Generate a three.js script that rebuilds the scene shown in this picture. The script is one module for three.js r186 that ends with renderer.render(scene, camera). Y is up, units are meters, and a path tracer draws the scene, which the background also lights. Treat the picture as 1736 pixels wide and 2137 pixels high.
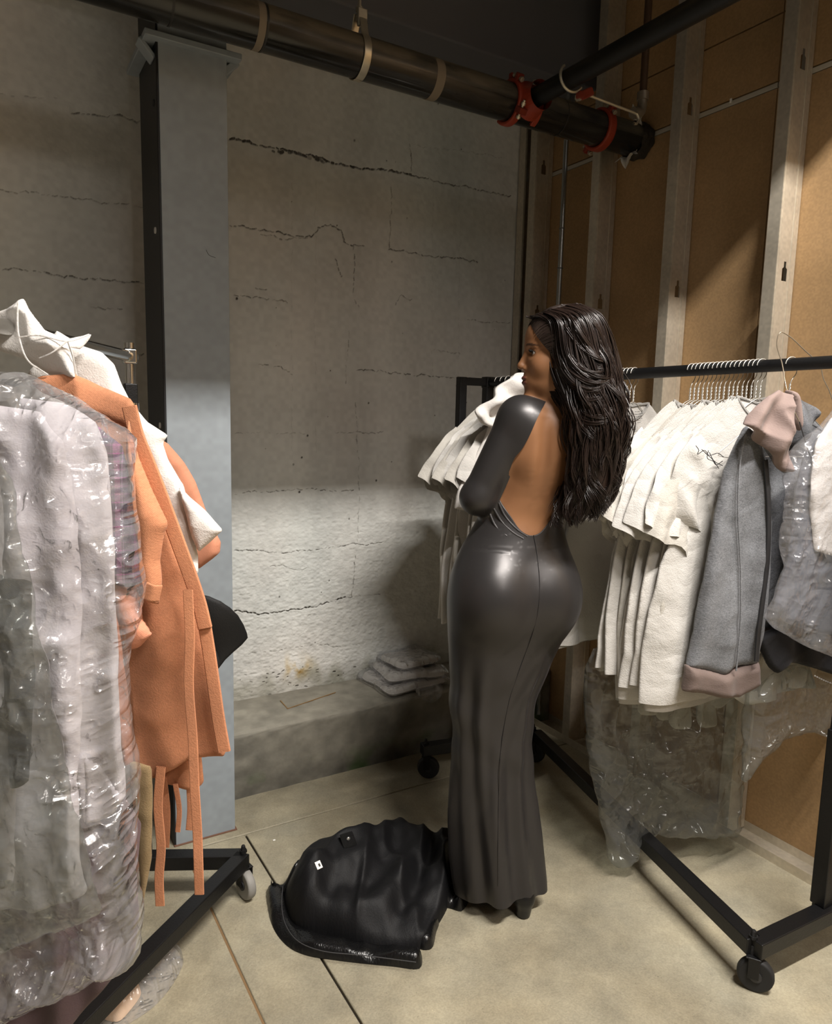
import * as THREE from 'three';
import { mergeGeometries, mergeVertices } from 'three/addons/utils/BufferGeometryUtils.js';
import { RoundedBoxGeometry } from 'three/addons/geometries/RoundedBoxGeometry.js';
import { RectAreaLightUniformsLib } from 'three/addons/lights/RectAreaLightUniformsLib.js';

// ---------------------------------------------------------------- camera, lights, exposure
const FW = 1736, FH = 2137, FOCAL = 1510, EYE = new THREE.Vector3(0, 1.4, 0);
const scene = new THREE.Scene();
scene.background = new THREE.Color(0x000000);
const camera = new THREE.PerspectiveCamera(2 * Math.atan(FH / 2 / FOCAL) * 180 / Math.PI, FW / FH, 0.05, 60);
camera.position.copy(EYE);
camera.rotation.set(-7.75 * Math.PI / 180, -31 * Math.PI / 180, 1.35 * Math.PI / 180, 'YXZ');
camera.updateMatrixWorld(true);
const renderer = new THREE.WebGLRenderer({ antialias: true });
renderer.toneMapping = THREE.LinearToneMapping;
renderer.toneMappingExposure = 1.0;
renderer.shadowMap.enabled = true;
RectAreaLightUniformsLib.init();
// the hooded strip lamp that hangs over the front of the racks: the lip of its hood cuts the light off on the walls
const LAMP = { x: 1.3, y: 3.42, z: 0.05, len: 1.5, wide: 0.035, power: 1300 };
// a plain ceiling panel farther back in the store room
const PANEL = { x: 0.6, y: 3.69, z: 2.2, w: 0.6, d: 1.2, power: 30 };
{
  const strip = new THREE.RectAreaLight(0xfff9f2, LAMP.power, LAMP.len, LAMP.wide);
  strip.name = 'strip_lamp_light'; strip.position.set(LAMP.x, LAMP.y - 0.012, LAMP.z); strip.rotation.x = -Math.PI / 2; scene.add(strip);
  const panel = new THREE.RectAreaLight(0xfff6ee, PANEL.power, PANEL.w, PANEL.d);
  panel.name = 'panel_lamp_light'; panel.position.set(PANEL.x, PANEL.y - 0.012, PANEL.z); panel.rotation.x = -Math.PI / 2; scene.add(panel);
}

// ---------------------------------------------------------------- helpers
let seedState = 12345;
function rnd() { seedState = (seedState + 0x6d2b79f5) | 0; let t = Math.imul(seedState ^ (seedState >>> 15), 1 | seedState); t = (t + Math.imul(t ^ (t >>> 7), 61 | t)) ^ t; return ((t ^ (t >>> 14)) >>> 0) / 4294967296; }
function reseed(s) { seedState = s * 7919 + 17; }
const rr = (a, b) => a + (b - a) * rnd();
const clamp = (x, a, b) => Math.max(a, Math.min(b, x)), mix = (a, b, t) => a + (b - a) * t;
const sstep = (a, b, x) => { const t = clamp((x - a) / (b - a), 0, 1); return t * t * (3 - 2 * t); };
const V = (x, y, z) => new THREE.Vector3(x, y, z);
function hash3(x, y, z) { let h = Math.imul(x, 374761393) + Math.imul(y, 668265263) + Math.imul(z, 2147483647 ^ 0x5bd1e995); h = Math.imul(h ^ (h >>> 13), 1274126177); h ^= h >>> 16; return (h >>> 0) / 4294967296; }
function noise(x, y, z = 0) {   // value noise, -1..1
  const xi = Math.floor(x), yi = Math.floor(y), zi = Math.floor(z); let u = x - xi, v = y - yi, w = z - zi;
  u = u * u * u * (u * (u * 6 - 15) + 10); v = v * v * v * (v * (v * 6 - 15) + 10); w = w * w * w * (w * (w * 6 - 15) + 10);
  const c = (a, b, d) => hash3(xi + a, yi + b, zi + d);
  const x00 = mix(c(0, 0, 0), c(1, 0, 0), u), x10 = mix(c(0, 1, 0), c(1, 1, 0), u), x01 = mix(c(0, 0, 1), c(1, 0, 1), u), x11 = mix(c(0, 1, 1), c(1, 1, 1), u);
  return mix(mix(x00, x10, v), mix(x01, x11, v), w) * 2 - 1;
}
function fbm(x, y, z = 0, oct = 4) { let s = 0, a = 0.5, f = 1; for (let i = 0; i < oct; i++) { s += a * noise(x * f, y * f, z * f + i * 7.3); a *= 0.5; f *= 2.03; } return s; }
const ridge = (x, y, z = 0) => 1 - 2 * Math.abs(noise(x, y, z));          // creases

// names, tags
const usedNames = new Map();
function numbered(n) { const k = usedNames.get(n) ?? 0; usedNames.set(n, k + 1); return k ? n + '_' + String(k).padStart(3, '0') : n; }
function thing(name, label, category, [x, y, z] = [0, 0, 0], turn = 0, group) {
  const o = new THREE.Group(); o.name = numbered(name); scene.add(o); o.position.set(x, y, z); o.rotation.y = turn;
  o.userData = { label, category }; if (group) o.userData.group = group; return o;
}
function struct(name) { const o = new THREE.Group(); o.name = numbered(name); o.userData.kind = 'structure'; scene.add(o); return o; }
function part(parent, name, geo, mat, pos, label) {
  const m = new THREE.Mesh(Array.isArray(geo) ? join(geo) : geo, mat);
  const same = parent.children.filter((c) => c.name.replace(/_\d{3}$/, '') === name).length;
  m.name = same ? name + '_' + String(same).padStart(3, '0') : name;
  m.castShadow = m.receiveShadow = true; if (pos) m.position.set(...pos); if (label) m.userData.label = label; parent.add(m); return m;
}
function join(list) {
  const g = list.map((x) => { let y = x.index ? x.toNonIndexed() : x; if (!y.attributes.uv) y.setAttribute('uv', new THREE.BufferAttribute(new Float32Array(y.attributes.position.count * 2), 2)); for (const k of Object.keys(y.attributes)) if (!['position', 'normal', 'uv'].includes(k)) y.deleteAttribute(k); return y; });
  return mergeGeometries(g);
}
// pixel of the photograph -> points in the room, at a real distance
function rayOf(x, y) { return V((x - FW / 2) / FOCAL, -(y - FH / 2) / FOCAL, -1).applyQuaternion(camera.quaternion); }
function onPlane(x, y, q, n) { const d = rayOf(x, y); return EYE.clone().addScaledVector(d, q.clone().sub(EYE).dot(n) / d.dot(n)); }
const onFloor = (x, y, h = 0) => onPlane(x, y, V(0, h, 0), V(0, 1, 0));
const onZ = (x, y, z) => onPlane(x, y, V(0, 0, z), V(0, 0, 1));
const onX = (x, y, X) => onPlane(x, y, V(X, 0, 0), V(1, 0, 0));
// local frame standing at q, turned by 'turn': pixel -> [u, v] in its upright xy plane (shifted dz along its own z)
function framePlane(q, turn) {
  const n = V(Math.sin(turn), 0, Math.cos(turn)), ux = V(Math.cos(turn), 0, -Math.sin(turn));
  return (x, y, dz = 0) => { const p = onPlane(x, y, q.clone().addScaledVector(n, dz), n).sub(q); return [p.dot(ux), p.y]; };
}

// geometry makers
function box(w, h, d, x = 0, y = 0, z = 0, r = 0) {
  const g = r > 0 ? new RoundedBoxGeometry(w, h, d, 2, Math.min(r, w / 2.01, h / 2.01, d / 2.01)) : new THREE.BoxGeometry(w, h, d); g.translate(x, y, z); return metricUV(g);
}
function metricUV(g, s = 1) {   // uv in metres by dominant axis
  if (g.index) g = g.toNonIndexed();
  const p = g.attributes.position, n = g.attributes.normal, uv = new Float32Array(p.count * 2);
  for (let i = 0; i < p.count; i += 3) {
    let nx = 0, ny = 0, nz = 0; for (let k = 0; k < 3; k++) { nx += n.getX(i + k); ny += n.getY(i + k); nz += n.getZ(i + k); }
    nx = Math.abs(nx); ny = Math.abs(ny); nz = Math.abs(nz);
    for (let k = 0; k < 3; k++) {
      const x = p.getX(i + k), y = p.getY(i + k), z = p.getZ(i + k), [u, v] = ny >= nx && ny >= nz ? [x, z] : nx >= nz ? [z, y] : [x, y];
      uv[(i + k) * 2] = u * s; uv[(i + k) * 2 + 1] = v * s;
    }
  }
  g.setAttribute('uv', new THREE.BufferAttribute(uv, 2)); return g;
}
function beam(a, b, w, h, up = V(0, 1, 0), r = 0.003) {   // a square bar from a to b
  const d = b.clone().sub(a), L = d.length(); d.normalize();
  const side = new THREE.Vector3().crossVectors(up, d).normalize(), u2 = new THREE.Vector3().crossVectors(d, side);
  const g = box(w, h, L, 0, 0, 0, r); g.applyMatrix4(new THREE.Matrix4().makeBasis(side, u2, d).setPosition(a.clone().add(b).multiplyScalar(0.5))); return g;
}
function rod(a, b, r0, r1 = r0, n = 16) {
  const d = b.clone().sub(a), g = new THREE.CylinderGeometry(r1, r0, d.length(), n, 1); g.translate(0, d.length() / 2, 0);
  g.applyQuaternion(new THREE.Quaternion().setFromUnitVectors(V(0, 1, 0), d.normalize())); g.translate(a.x, a.y, a.z); return g;
}
function tube(pts, r, seg = 40, rad = 8, closed = false) { return new THREE.TubeGeometry(new THREE.CatmullRomCurve3(pts.map((p) => (p.isVector3 ? p : V(...p))), closed, 'centripetal'), seg, r, rad, closed); }
function catmull(list, t) {   // list of number arrays, t in 0..1
  const n = list.length - 1, f = clamp(t, 0, 1) * n, i = Math.min(Math.floor(f), n - 1), u = f - i, at = (k) => list[clamp(k, 0, n)];
  const a = at(i - 1), b = at(i), c = at(i + 1), d = at(i + 2);
  return b.map((_, k) => 0.5 * (2 * b[k] + (c[k] - a[k]) * u + (2 * a[k] - 5 * b[k] + 4 * c[k] - d[k]) * u * u + (3 * b[k] - a[k] - 3 * c[k] + d[k]) * u * u * u));
}
function table(rows, y) {   // linear-smooth look-up, rows sorted by first entry
  if (y <= rows[0][0]) return rows[0]; const n = rows.length - 1; if (y >= rows[n][0]) return rows[n];
  let i = 0; while (rows[i + 1][0] < y) i++;
  const m = (k, c) => { const a = rows[Math.max(k - 1, 0)], b = rows[Math.min(k + 1, n)]; return (b[c] - a[c]) / (b[0] - a[0]); };
  const a = rows[i], b = rows[i + 1], h = b[0] - a[0], t = (y - a[0]) / h, t2 = t * t, t3 = t2 * t;
  return a.map((_, c) => c === 0 ? y : (2 * t3 - 3 * t2 + 1) * a[c] + (t3 - 2 * t2 + t) * h * m(i, c) + (-2 * t3 + 3 * t2) * b[c] + (t3 - t2) * h * m(i + 1, c));
}
function polySDF(poly) {   // negative inside
  const n = poly.length;
  return (x, y) => {
    let d = 1e9, inside = false;
    for (let i = 0, j = n - 1; i < n; j = i++) {
      const ax = poly[j][0], ay = poly[j][1], bx = poly[i][0], by = poly[i][1], ex = bx - ax, ey = by - ay, wx = x - ax, wy = y - ay;
      const t = clamp((wx * ex + wy * ey) / (ex * ex + ey * ey + 1e-12), 0, 1), dx = wx - ex * t, dy = wy - ey * t; d = Math.min(d, dx * dx + dy * dy);
      if ((ay > y) !== (by > y) && x < (bx - ax) * (y - ay) / (by - ay) + ax) inside = !inside;
    }
    d = Math.sqrt(d); return inside ? -d : d;
  };
}
const smoothPoly = (pts, per = 6) => { const out = [], c = new THREE.CatmullRomCurve3(pts.map((p) => V(p[0], p[1], 0)), true, 'centripetal'), n = pts.length * per; for (let i = 0; i < n; i++) { const p = c.getPoint(i / n); out.push([p.x, p.y]); } return out; };
// a closed soft body filling an outline in the xy plane: thick(x, y, d) half thickness at depth d inside the edge, fold(x, y) the shift along z
function slab(outline, { cell = 0.008, T = 0.012, R = 0.02, fold = () => 0, thick, rim = 0.0008, layer = 1 } = {}) {
  const sdf = polySDF(outline); let x0 = 1e9, y0 = 1e9, x1 = -1e9, y1 = -1e9;
  for (const [x, y] of outline) { x0 = Math.min(x0, x); x1 = Math.max(x1, x); y0 = Math.min(y0, y); y1 = Math.max(y1, y); }
  x0 -= cell; y0 -= cell; const nx = Math.ceil((x1 - x0) / cell) + 2, ny = Math.ceil((y1 - y0) / cell) + 2;
  const f = new Float32Array(nx * ny); for (let j = 0; j < ny; j++) for (let i = 0; i < nx; i++) f[j * nx + i] = sdf(x0 + i * cell, y0 + j * cell);
  const pos = [], uv = [], idx = [], corner = new Map(), edge = new Map();
  const put = (x, y, d) => {
    const t = thick ? thick(x, y, d) : T * Math.sqrt(Math.max(0, 1 - (1 - Math.min(d / R, 1)) ** 2)), z = fold(x, y), k = pos.length / 3;
    pos.push(x, y, z + t + rim, x, y, z - t - rim); uv.push(x, y, x, y); return k;
  };
  const cv = (i, j) => { const k = j * nx + i; if (!corner.has(k)) corner.set(k, put(x0 + i * cell, y0 + j * cell, -f[k])); return corner.get(k); };
  const ev = (i, j, a, b) => { const k = (j * nx + i) * 4 + (a === i ? 1 : 0); if (!edge.has(k)) { const fa = f[j * nx + i], fb = f[b * nx + a], t = fa / (fa - fb); edge.set(k, put(x0 + (i + (a - i) * t) * cell, y0 + (j + (b - j) * t) * cell, 0)); } return edge.get(k); };
  for (let j = 0; j < ny - 1; j++) for (let i = 0; i < nx - 1; i++) {
    const c = [[i, j], [i + 1, j], [i + 1, j + 1], [i, j + 1]], inn = c.map(([a, b]) => f[b * nx + a] < 0); if (!inn.some(Boolean)) continue;
    const loop = [], onE = [];
    for (let k = 0; k < 4; k++) {
      const p = c[k], q = c[(k + 1) % 4]; if (inn[k]) { loop.push(cv(...p)); onE.push(false); }
      if (inn[k] !== inn[(k + 1) % 4]) { const [s, e] = p[0] < q[0] || p[1] < q[1] ? [p, q] : [q, p]; loop.push(ev(...s, ...e)); onE.push(true); }
    }
    for (let k = 1; k < loop.length - 1; k++) idx.push(loop[0], loop[k], loop[k + 1], loop[0] + 1, loop[k + 1] + 1, loop[k] + 1);
    for (let k = 0; k < loop.length; k++) { const m = (k + 1) % loop.length; if (onE[k] && onE[m]) idx.push(loop[k], loop[k] + 1, loop[m], loop[m], loop[k] + 1, loop[m] + 1); }
  }
  return indexed(pos, idx, uv);
}
function indexed(pos, idx, uv, normals = true) {
  const g = new THREE.BufferGeometry(); g.setAttribute('position', new THREE.Float32BufferAttribute(pos, 3)); g.setIndex(idx);
  if (uv) g.setAttribute('uv', new THREE.Float32BufferAttribute(uv, 2)); if (normals) g.computeVertexNormals(); return g;
}
// a sheet from a function of two parameters
function sheet(fn, nu, nv, closedU = false) {
  const pos = [], uv = [], idx = [], cols = closedU ? nu : nu + 1;
  for (let j = 0; j <= nv; j++) for (let i = 0; i < cols; i++) { const p = fn(i / nu, j / nv); pos.push(p[0], p[1], p[2]); uv.push(p[3] ?? p[0], p[4] ?? p[1]); }
  for (let j = 0; j < nv; j++) for (let i = 0; i < nu; i++) { const a = j * cols + i, b = j * cols + (i + 1) % cols, c = a + cols, d = b + cols; idx.push(a, b, d, a, d, c); }
  return indexed(pos, idx, uv);
}
function strap(pts, w, t, nrm = V(0, 0, 1), seg = 30) {   // a flat ribbon with thickness along a path
  const c = new THREE.CatmullRomCurve3(pts.map((p) => (p.isVector3 ? p : V(...p))), false, 'centripetal'), out = [];
  return sheet((u, v) => { const p = c.getPoint(v), tg = c.getTangent(v), s = new THREE.Vector3().crossVectors(tg, nrm).normalize(), n = new THREE.Vector3().crossVectors(s, tg).normalize(), a = u * 2 * Math.PI, k = Math.cos(a), m = Math.sin(a);
    p.addScaledVector(s, Math.sign(k) * Math.pow(Math.abs(k), 0.35) * w / 2).addScaledVector(n, Math.sign(m) * Math.pow(Math.abs(m), 0.35) * t / 2); return [p.x, p.y, p.z]; }, 12, seg, true);
}
// surface of a field (negative inside) on a grid; cut(x, y, z) > 0 is trimmed away along a clean line
function surface(field, [x0, y0, z0], [x1, y1, z1], cell, cut) {
  const nx = Math.ceil((x1 - x0) / cell) + 1, ny = Math.ceil((y1 - y0) / cell) + 1, nz = Math.ceil((z1 - z0) / cell) + 1, f = new Float32Array(nx * ny * nz), id = new Int32Array(nx * ny * nz).fill(-1);
  for (let k = 0, o = 0; k < nz; k++) for (let j = 0; j < ny; j++) for (let i = 0; i < nx; i++, o++) f[o] = field(x0 + i * cell, y0 + j * cell, z0 + k * cell);
  let pos = [], idx = []; const sx = 1, sy = nx, sz = nx * ny, C = [0, sx, sy, sx + sy, sz, sx + sz, sy + sz, sx + sy + sz];
  const E = [[0, 1], [2, 3], [4, 5], [6, 7], [0, 2], [1, 3], [4, 6], [5, 7], [0, 4], [1, 5], [2, 6], [3, 7]];
  for (let k = 0; k < nz - 1; k++) for (let j = 0; j < ny - 1; j++) for (let i = 0; i < nx - 1; i++) {
    const o = i + j * sy + k * sz; let m = 0; for (let c = 0; c < 8; c++) if (f[o + C[c]] < 0) m |= 1 << c; if (m === 0 || m === 255) continue;
    let px = 0, py = 0, pz = 0, n = 0;
    for (const [a, b] of E) { if (((m >> a) & 1) === ((m >> b) & 1)) continue; const fa = f[o + C[a]], t = fa / (fa - f[o + C[b]]); px += (a & 1) + ((b & 1) - (a & 1)) * t; py += ((a >> 1) & 1) + (((b >> 1) & 1) - ((a >> 1) & 1)) * t; pz += (a >> 2) + ((b >> 2) - (a >> 2)) * t; n++; }
    id[o] = pos.length / 3; pos.push(x0 + (i + px / n) * cell, y0 + (j + py / n) * cell, z0 + (k + pz / n) * cell);
  }
  const quad = (a, b, c, d, flip) => { if (a < 0 || b < 0 || c < 0 || d < 0) return; flip ? idx.push(a, c, b, a, d, c) : idx.push(a, b, c, a, c, d); };
  for (let k = 1; k < nz - 1; k++) for (let j = 1; j < ny - 1; j++) for (let i = 1; i < nx - 1; i++) {
    const o = i + j * sy + k * sz, s = f[o] < 0;
    if (s !== f[o + sx] < 0) quad(id[o - sy - sz], id[o - sz], id[o], id[o - sy], !s);
    if (s !== f[o + sy] < 0) quad(id[o - sx - sz], id[o - sx], id[o], id[o - sz], !s);
    if (s !== f[o + sz] < 0) quad(id[o - sx - sy], id[o - sy], id[o], id[o - sx], !s);
  }
  // normals from the field
  const nor = [], e = cell * 0.6; 
  const nrm = (x, y, z) => { let a = field(x + e, y, z) - field(x - e, y, z), b = field(x, y + e, z) - field(x, y - e, z), c = field(x, y, z + e) - field(x, y, z - e); const l = Math.hypot(a, b, c) || 1; return [a / l, b / l, c / l]; };
  for (let i = 0; i < pos.length; i += 3) nor.push(...nrm(pos[i], pos[i + 1], pos[i + 2]));
  if (cut) {
    const g = []; for (let i = 0; i < pos.length; i += 3) g.push(cut(pos[i], pos[i + 1], pos[i + 2]));
    const made = new Map(), out = [], cross = (a, b) => { const k = a < b ? a * 4194304 + b : b * 4194304 + a; if (!made.has(k)) { const t = g[a] / (g[a] - g[b]); made.set(k, pos.length / 3); for (let c = 0; c < 3; c++) { pos.push(mix(pos[a * 3 + c], pos[b * 3 + c], t)); nor.push(mix(nor[a * 3 + c], nor[b * 3 + c], t)); } } return made.get(k); };
    for (let i = 0; i < idx.length; i += 3) {
      const t = [idx[i], idx[i + 1], idx[i + 2]], loop = [];
      for (let k = 0; k < 3; k++) { const a = t[k], b = t[(k + 1) % 3]; if (g[a] <= 0) loop.push(a); if ((g[a] <= 0) !== (g[b] <= 0)) loop.push(cross(a, b)); }
      for (let k = 1; k < loop.length - 1; k++) out.push(loop[0], loop[k], loop[k + 1]);
    }
    idx = out;
  }
  const geo = indexed(pos, idx, null, false); geo.setAttribute('normal', new THREE.Float32BufferAttribute(nor, 3)); return geo;
}
const smin = (a, b, k) => { const h = Math.max(k - Math.abs(a - b), 0) / k; return Math.min(a, b) - h * h * k * 0.25; };
const smax = (a, b, k) => -smin(-a, -b, k);
function capsule(ax, ay, az, bx, by, bz, r0, r1) {
  const ex = bx - ax, ey = by - ay, ez = bz - az, L = ex * ex + ey * ey + ez * ez;
  return (x, y, z) => { const wx = x - ax, wy = y - ay, wz = z - az, t = clamp((wx * ex + wy * ey + wz * ez) / L, 0, 1); return Math.hypot(wx - ex * t, wy - ey * t, wz - ez * t) - (r0 + (r1 - r0) * t); };
}
function ellipsoid(cx, cy, cz, rx, ry, rz) { const m = Math.min(rx, ry, rz); return (x, y, z) => { const a = (x - cx) / rx, b = (y - cy) / ry, c = (z - cz) / rz, k = Math.hypot(a, b, c), q = Math.hypot(a / rx, b / ry, c / rz); return k < 1e-6 ? -m : k * (k - 1) / q; }; }

// textures computed per pixel: fn(u, v) in 0..1 -> [r, g, b] sRGB 0..255, or one grey value
function tex(w, h, fn, srgb = true, repeat) {
  const d = new Uint8Array(w * h * 4);
  for (let y = 0, o = 0; y < h; y++) for (let x = 0; x < w; x++, o += 4) { const c = fn((x + 0.5) / w, (y + 0.5) / h); if (typeof c === 'number') d[o] = d[o + 1] = d[o + 2] = clamp(c, 0, 255); else { d[o] = clamp(c[0], 0, 255); d[o + 1] = clamp(c[1], 0, 255); d[o + 2] = clamp(c[2], 0, 255); } d[o + 3] = 255; }
  const t = new THREE.DataTexture(d, w, h); t.magFilter = THREE.LinearFilter; t.minFilter = THREE.LinearMipmapLinearFilter; t.generateMipmaps = true; t.wrapS = t.wrapT = THREE.RepeatWrapping; if (srgb) t.colorSpace = THREE.SRGBColorSpace; if (repeat) t.repeat.set(repeat[0], repeat[1]); t.needsUpdate = true; return t;
}
// noise that repeats over the unit square
function tnoise(u, v, n, seed = 0) {
  const x = u * n, y = v * n, xi = Math.floor(x), yi = Math.floor(y); let a = x - xi, b = y - yi; a = a * a * (3 - 2 * a); b = b * b * (3 - 2 * b);
  const c = (i, j) => hash3(((xi + i) % n + n) % n, ((yi + j) % n + n) % n, seed); return mix(mix(c(0, 0), c(1, 0), a), mix(c(0, 1), c(1, 1), a), b) * 2 - 1;
}
const tfbm = (u, v, n, seed = 0, oct = 5) => { let s = 0, a = 0.5; for (let i = 0; i < oct; i++) { s += a * tnoise(u, v, n << i, seed + i * 13); a *= 0.55; } return s; };
const M = (color, o = {}) => new THREE.MeshPhysicalMaterial({ color, roughness: 0.7, side: THREE.DoubleSide, ...o });
const ord = ['first', 'second', 'third', 'fourth', 'fifth', 'sixth', 'seventh', 'eighth', 'ninth', 'tenth', 'eleventh', 'twelfth', 'thirteenth', 'fourteenth', 'fifteenth', 'sixteenth', 'seventeenth', 'eighteenth'];

// ---------------------------------------------------------------- materials of the room
const ROOM = { x0: -2.2, x1: 2.205, z0: -2.7, z1: 4.4, h: 3.75 };
const floorMap = tex(1024, 1024, (u, v) => {
  const a = tfbm(u, v, 3, 5), b = tfbm(u, v, 14, 9), c = tnoise(u, v, 300, 3), d = tnoise(u, v, 520, 8), e = tfbm(u, v, 6, 77);
  let s = 1 + 0.16 * a + 0.12 * b + 0.05 * c; if (d > 0.93) s *= 0.72; if (d < -0.97) s *= 1.2;
  const warm = 0.5 + 0.9 * e; return [147 * s + 3 * warm, 141 * s, 122 * s - 4 * warm];
});
const floorBump = tex(1024, 1024, (u, v) => 128 + 60 * tfbm(u, v, 40, 21) + 40 * tnoise(u, v, 420, 4), false);
const M_floor = M(0xffffff, { map: floorMap, bumpMap: floorBump, bumpScale: 0.0015, roughness: 0.62 });
const M_joint = M(0x2c2620, { roughness: 0.9 }), M_joint2 = M(0x7a6041, { roughness: 0.9 });
const plaster = tex(512, 512, (u, v) => { const s = 1 + 0.1 * tfbm(u, v, 4, 31); return [140 * s, 136 * s, 130 * s]; });
const M_wall = M(0xffffff, { map: plaster, roughness: 0.85 }), M_ceiling = M(0x3c3b39, { roughness: 0.9 }), M_beam = M(0x646468, { roughness: 0.85 });

// ---------------------------------------------------------------- floor: poured slabs between sawn joints
const floor = struct('floor');
part(floor, 'joint_bed', box(4.8, 0.1, 7.5, 0, -0.06, 0.85), M_joint);
{
  const zs = [ROOM.z0 - 0.1, -2.44, -2.2, 0.6, 4.5], xs = [-2.3, -1.3, -0.4, 0.492, 0.688, 2.3];
  for (let j = 0; j < zs.length - 1; j++) for (let i = 0; i < xs.length - 1; i++) {
    const g = j === 1 ? 0.0016 : 0.0028, x0 = xs[i] + (i ? g : 0), x1 = xs[i + 1] - g; if (j < 2 && i > 0 && i < 4) continue;
    const X0 = j < 2 && i === 0 ? -2.3 : x0, X1 = j < 2 ? (i === 0 ? 2.3 : x1) : x1; if (j < 2 && i > 0) continue;
    part(floor, 'floor_slab', box(X1 - X0, 0.09, zs[j + 1] - zs[j] - 2 * g, (X0 + X1) / 2, -0.045, (zs[j] + zs[j + 1]) / 2, 0.004), M_floor);
  }
  // narrow repair strip of brown filler in one joint
  part(floor, 'joint_filler', box(0.0062, 0.03, 5, 0.492, -0.0185, 0.3), M_joint2);
}
part(floor, 'paint_speck', box(0.008, 0.002, 0.006, 0.76, 0.001, -2.12, 0.001), M(0xf4f2ec));
part(floor, 'floor_stain', new THREE.CylinderGeometry(0.011, 0.011, 0.0012, 14).translate(0.315, 0.0006, -1.41), M(0x5b5347));

// ---------------------------------------------------------------- back wall: old board-marked concrete under white paint
const WX0 = -0.12, WX1 = 2.205, WY0 = 0, WY1 = 2.75;
const wallBack = struct('wall_back');
{
  const N = 2048, cv = document.createElement('canvas'); cv.width = cv.height = N; const c = cv.getContext('2d');
  const P = (x, y) => { const p = onZ(x, y, ROOM.z0); return [(p.x - WX0) / (WX1 - WX0) * N, (p.y - WY0) / (WY1 - WY0) * N]; };
  c.fillStyle = '#000'; c.fillRect(0, 0, N, N); c.lineCap = 'round'; reseed(4);
  // [points, width, strength in red = dark line, green = raised/recessed relief, broken share]
  const crack = (pts, w, s, gap = 0) => {
    const q = pts.map((p) => P(...p));
    for (let i = 0; i < q.length - 1; i++) {
      const L = Math.hypot(q[i + 1][0] - q[i][0], q[i + 1][1] - q[i][1]), n = Math.max(2, Math.ceil(L / 7)); let py = 0, last = q[i];
      for (let k = 1; k <= n; k++) {
        py = py * 0.75 + rr(-3, 3); const t = k / n, e = Math.sin(t * Math.PI) > 0.05 ? py : 0, dx = (q[i + 1][0] - q[i][0]) / L, dy = (q[i + 1][1] - q[i][1]) / L, now = [mix(q[i][0], q[i + 1][0], t) - dy * e, mix(q[i][1], q[i + 1][1], t) + dx * e];
        if (rnd() > gap) { c.strokeStyle = `rgba(255,255,255,${clamp(s * rr(0.35, 1.15), 0, 1)})`; c.lineWidth = Math.max(0.7, w * rr(0.3, 1.3)); c.beginPath(); c.moveTo(...last); c.lineTo(...now); c.stroke(); }
        last = now;
      }
    }
  };
  crack([[480, 290], [560, 306], [640, 322], [735, 348], [800, 353], [858, 364]], 4.2, 0.95, 0.12);
  crack([[560, 310], [640, 327], [700, 343]], 7, 0.8, 0.45); crack([[855, 300], [860, 340], [858, 364]], 2, 0.55, 0.1); crack([[858, 366], [960, 388], [1066, 408]], 2, 0.7, 0.05); crack([[858, 300], [930, 310], [1060, 330]], 1.5, 0.2, 0.3);
  crack([[480, 470], [560, 482], [650, 494], [664, 474], [690, 468], [712, 480], [718, 504], [760, 513]], 2.4, 0.75, 0.08); crack([[540, 487], [600, 500], [650, 494]], 2.5, 0.4, 0.4);
  crack([[816, 390], [814, 450], [812, 520]], 2, 0.45, 0.25); crack([[812, 520], [900, 534], [1000, 546]], 2.2, 0.65, 0.1);
  crack([[736, 500], [740, 560], [738, 620], [750, 640]], 2.2, 0.55, 0.3); crack([[700, 540], [716, 575]], 2, 0.5, 0.3); crack([[826, 636], [838, 615], [860, 624]], 1.6, 0.5, 0.1);
  crack([[480, 612], [545, 621], [600, 632]], 2, 0.5, 0.25); crack([[530, 603], [560, 599]], 1.8, 0.5, 0.2); crack([[540, 760], [590, 770], [610, 782]], 1.8, 0.45, 0.3);
  crack([[734, 771], [790, 773], [850, 780], [985, 788]], 2.2, 0.6, 0.3); crack([[975, 667], [1064, 673]], 2, 0.45, 0.25); crack([[905, 730], [960, 738]], 1.5, 0.35, 0.3);
  crack([[728, 690], [722, 800]], 1.5, 0.4, 0.3); crack([[742, 840], [750, 1000], [746, 1130]], 1.5, 0.4, 0.3); crack([[700, 903], [770, 905], [800, 900]], 1.6, 0.45, 0.3); crack([[490, 905], [560, 902], [640, 908]], 1.3, 0.3, 0.4);
  crack([[490, 1032], [600, 1022], [745, 1024]], 2.2, 0.45, 0.3); crack([[490, 1148], [600, 1153], [700, 1142], [800, 1130]], 2.2, 0.5, 0.25); crack([[490, 1275], [545, 1281], [590, 1275], [640, 1268], [735, 1246]], 2.6, 0.85, 0.1);
  crack([[742, 1160], [735, 1246]], 1.8, 0.5, 0.2); crack([[735, 1246], [800, 1236]], 1.5, 0.35, 0.3); crack([[490, 1370], [620, 1350], [760, 1345]], 1.6, 0.3, 0.4); crack([[560, 1180], [640, 1185]], 1.6, 0.35, 0.3);
  crack([[0, 395], [60, 402], [120, 408], [300, 432]], 1.8, 0.45, 0.2); crack([[0, 560], [70, 565], [140, 575], [300, 592]], 2.3, 0.6, 0.12); crack([[150, 236], [240, 240], [292, 252]], 2.6, 0.5, 0.2); crack([[0, 195], [120, 205]], 1.5, 0.25, 0.4); crack([[190, 640], [260, 644]], 1.6, 0.4, 0.3); crack([[240, 740], [300, 738]], 2, 0.5, 0.3);
  for (const x of [610, 660, 905, 960]) crack([[x, 380], [x - 2, 700], [x, 950]], 0.9, 0.14, 0.3);
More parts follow.
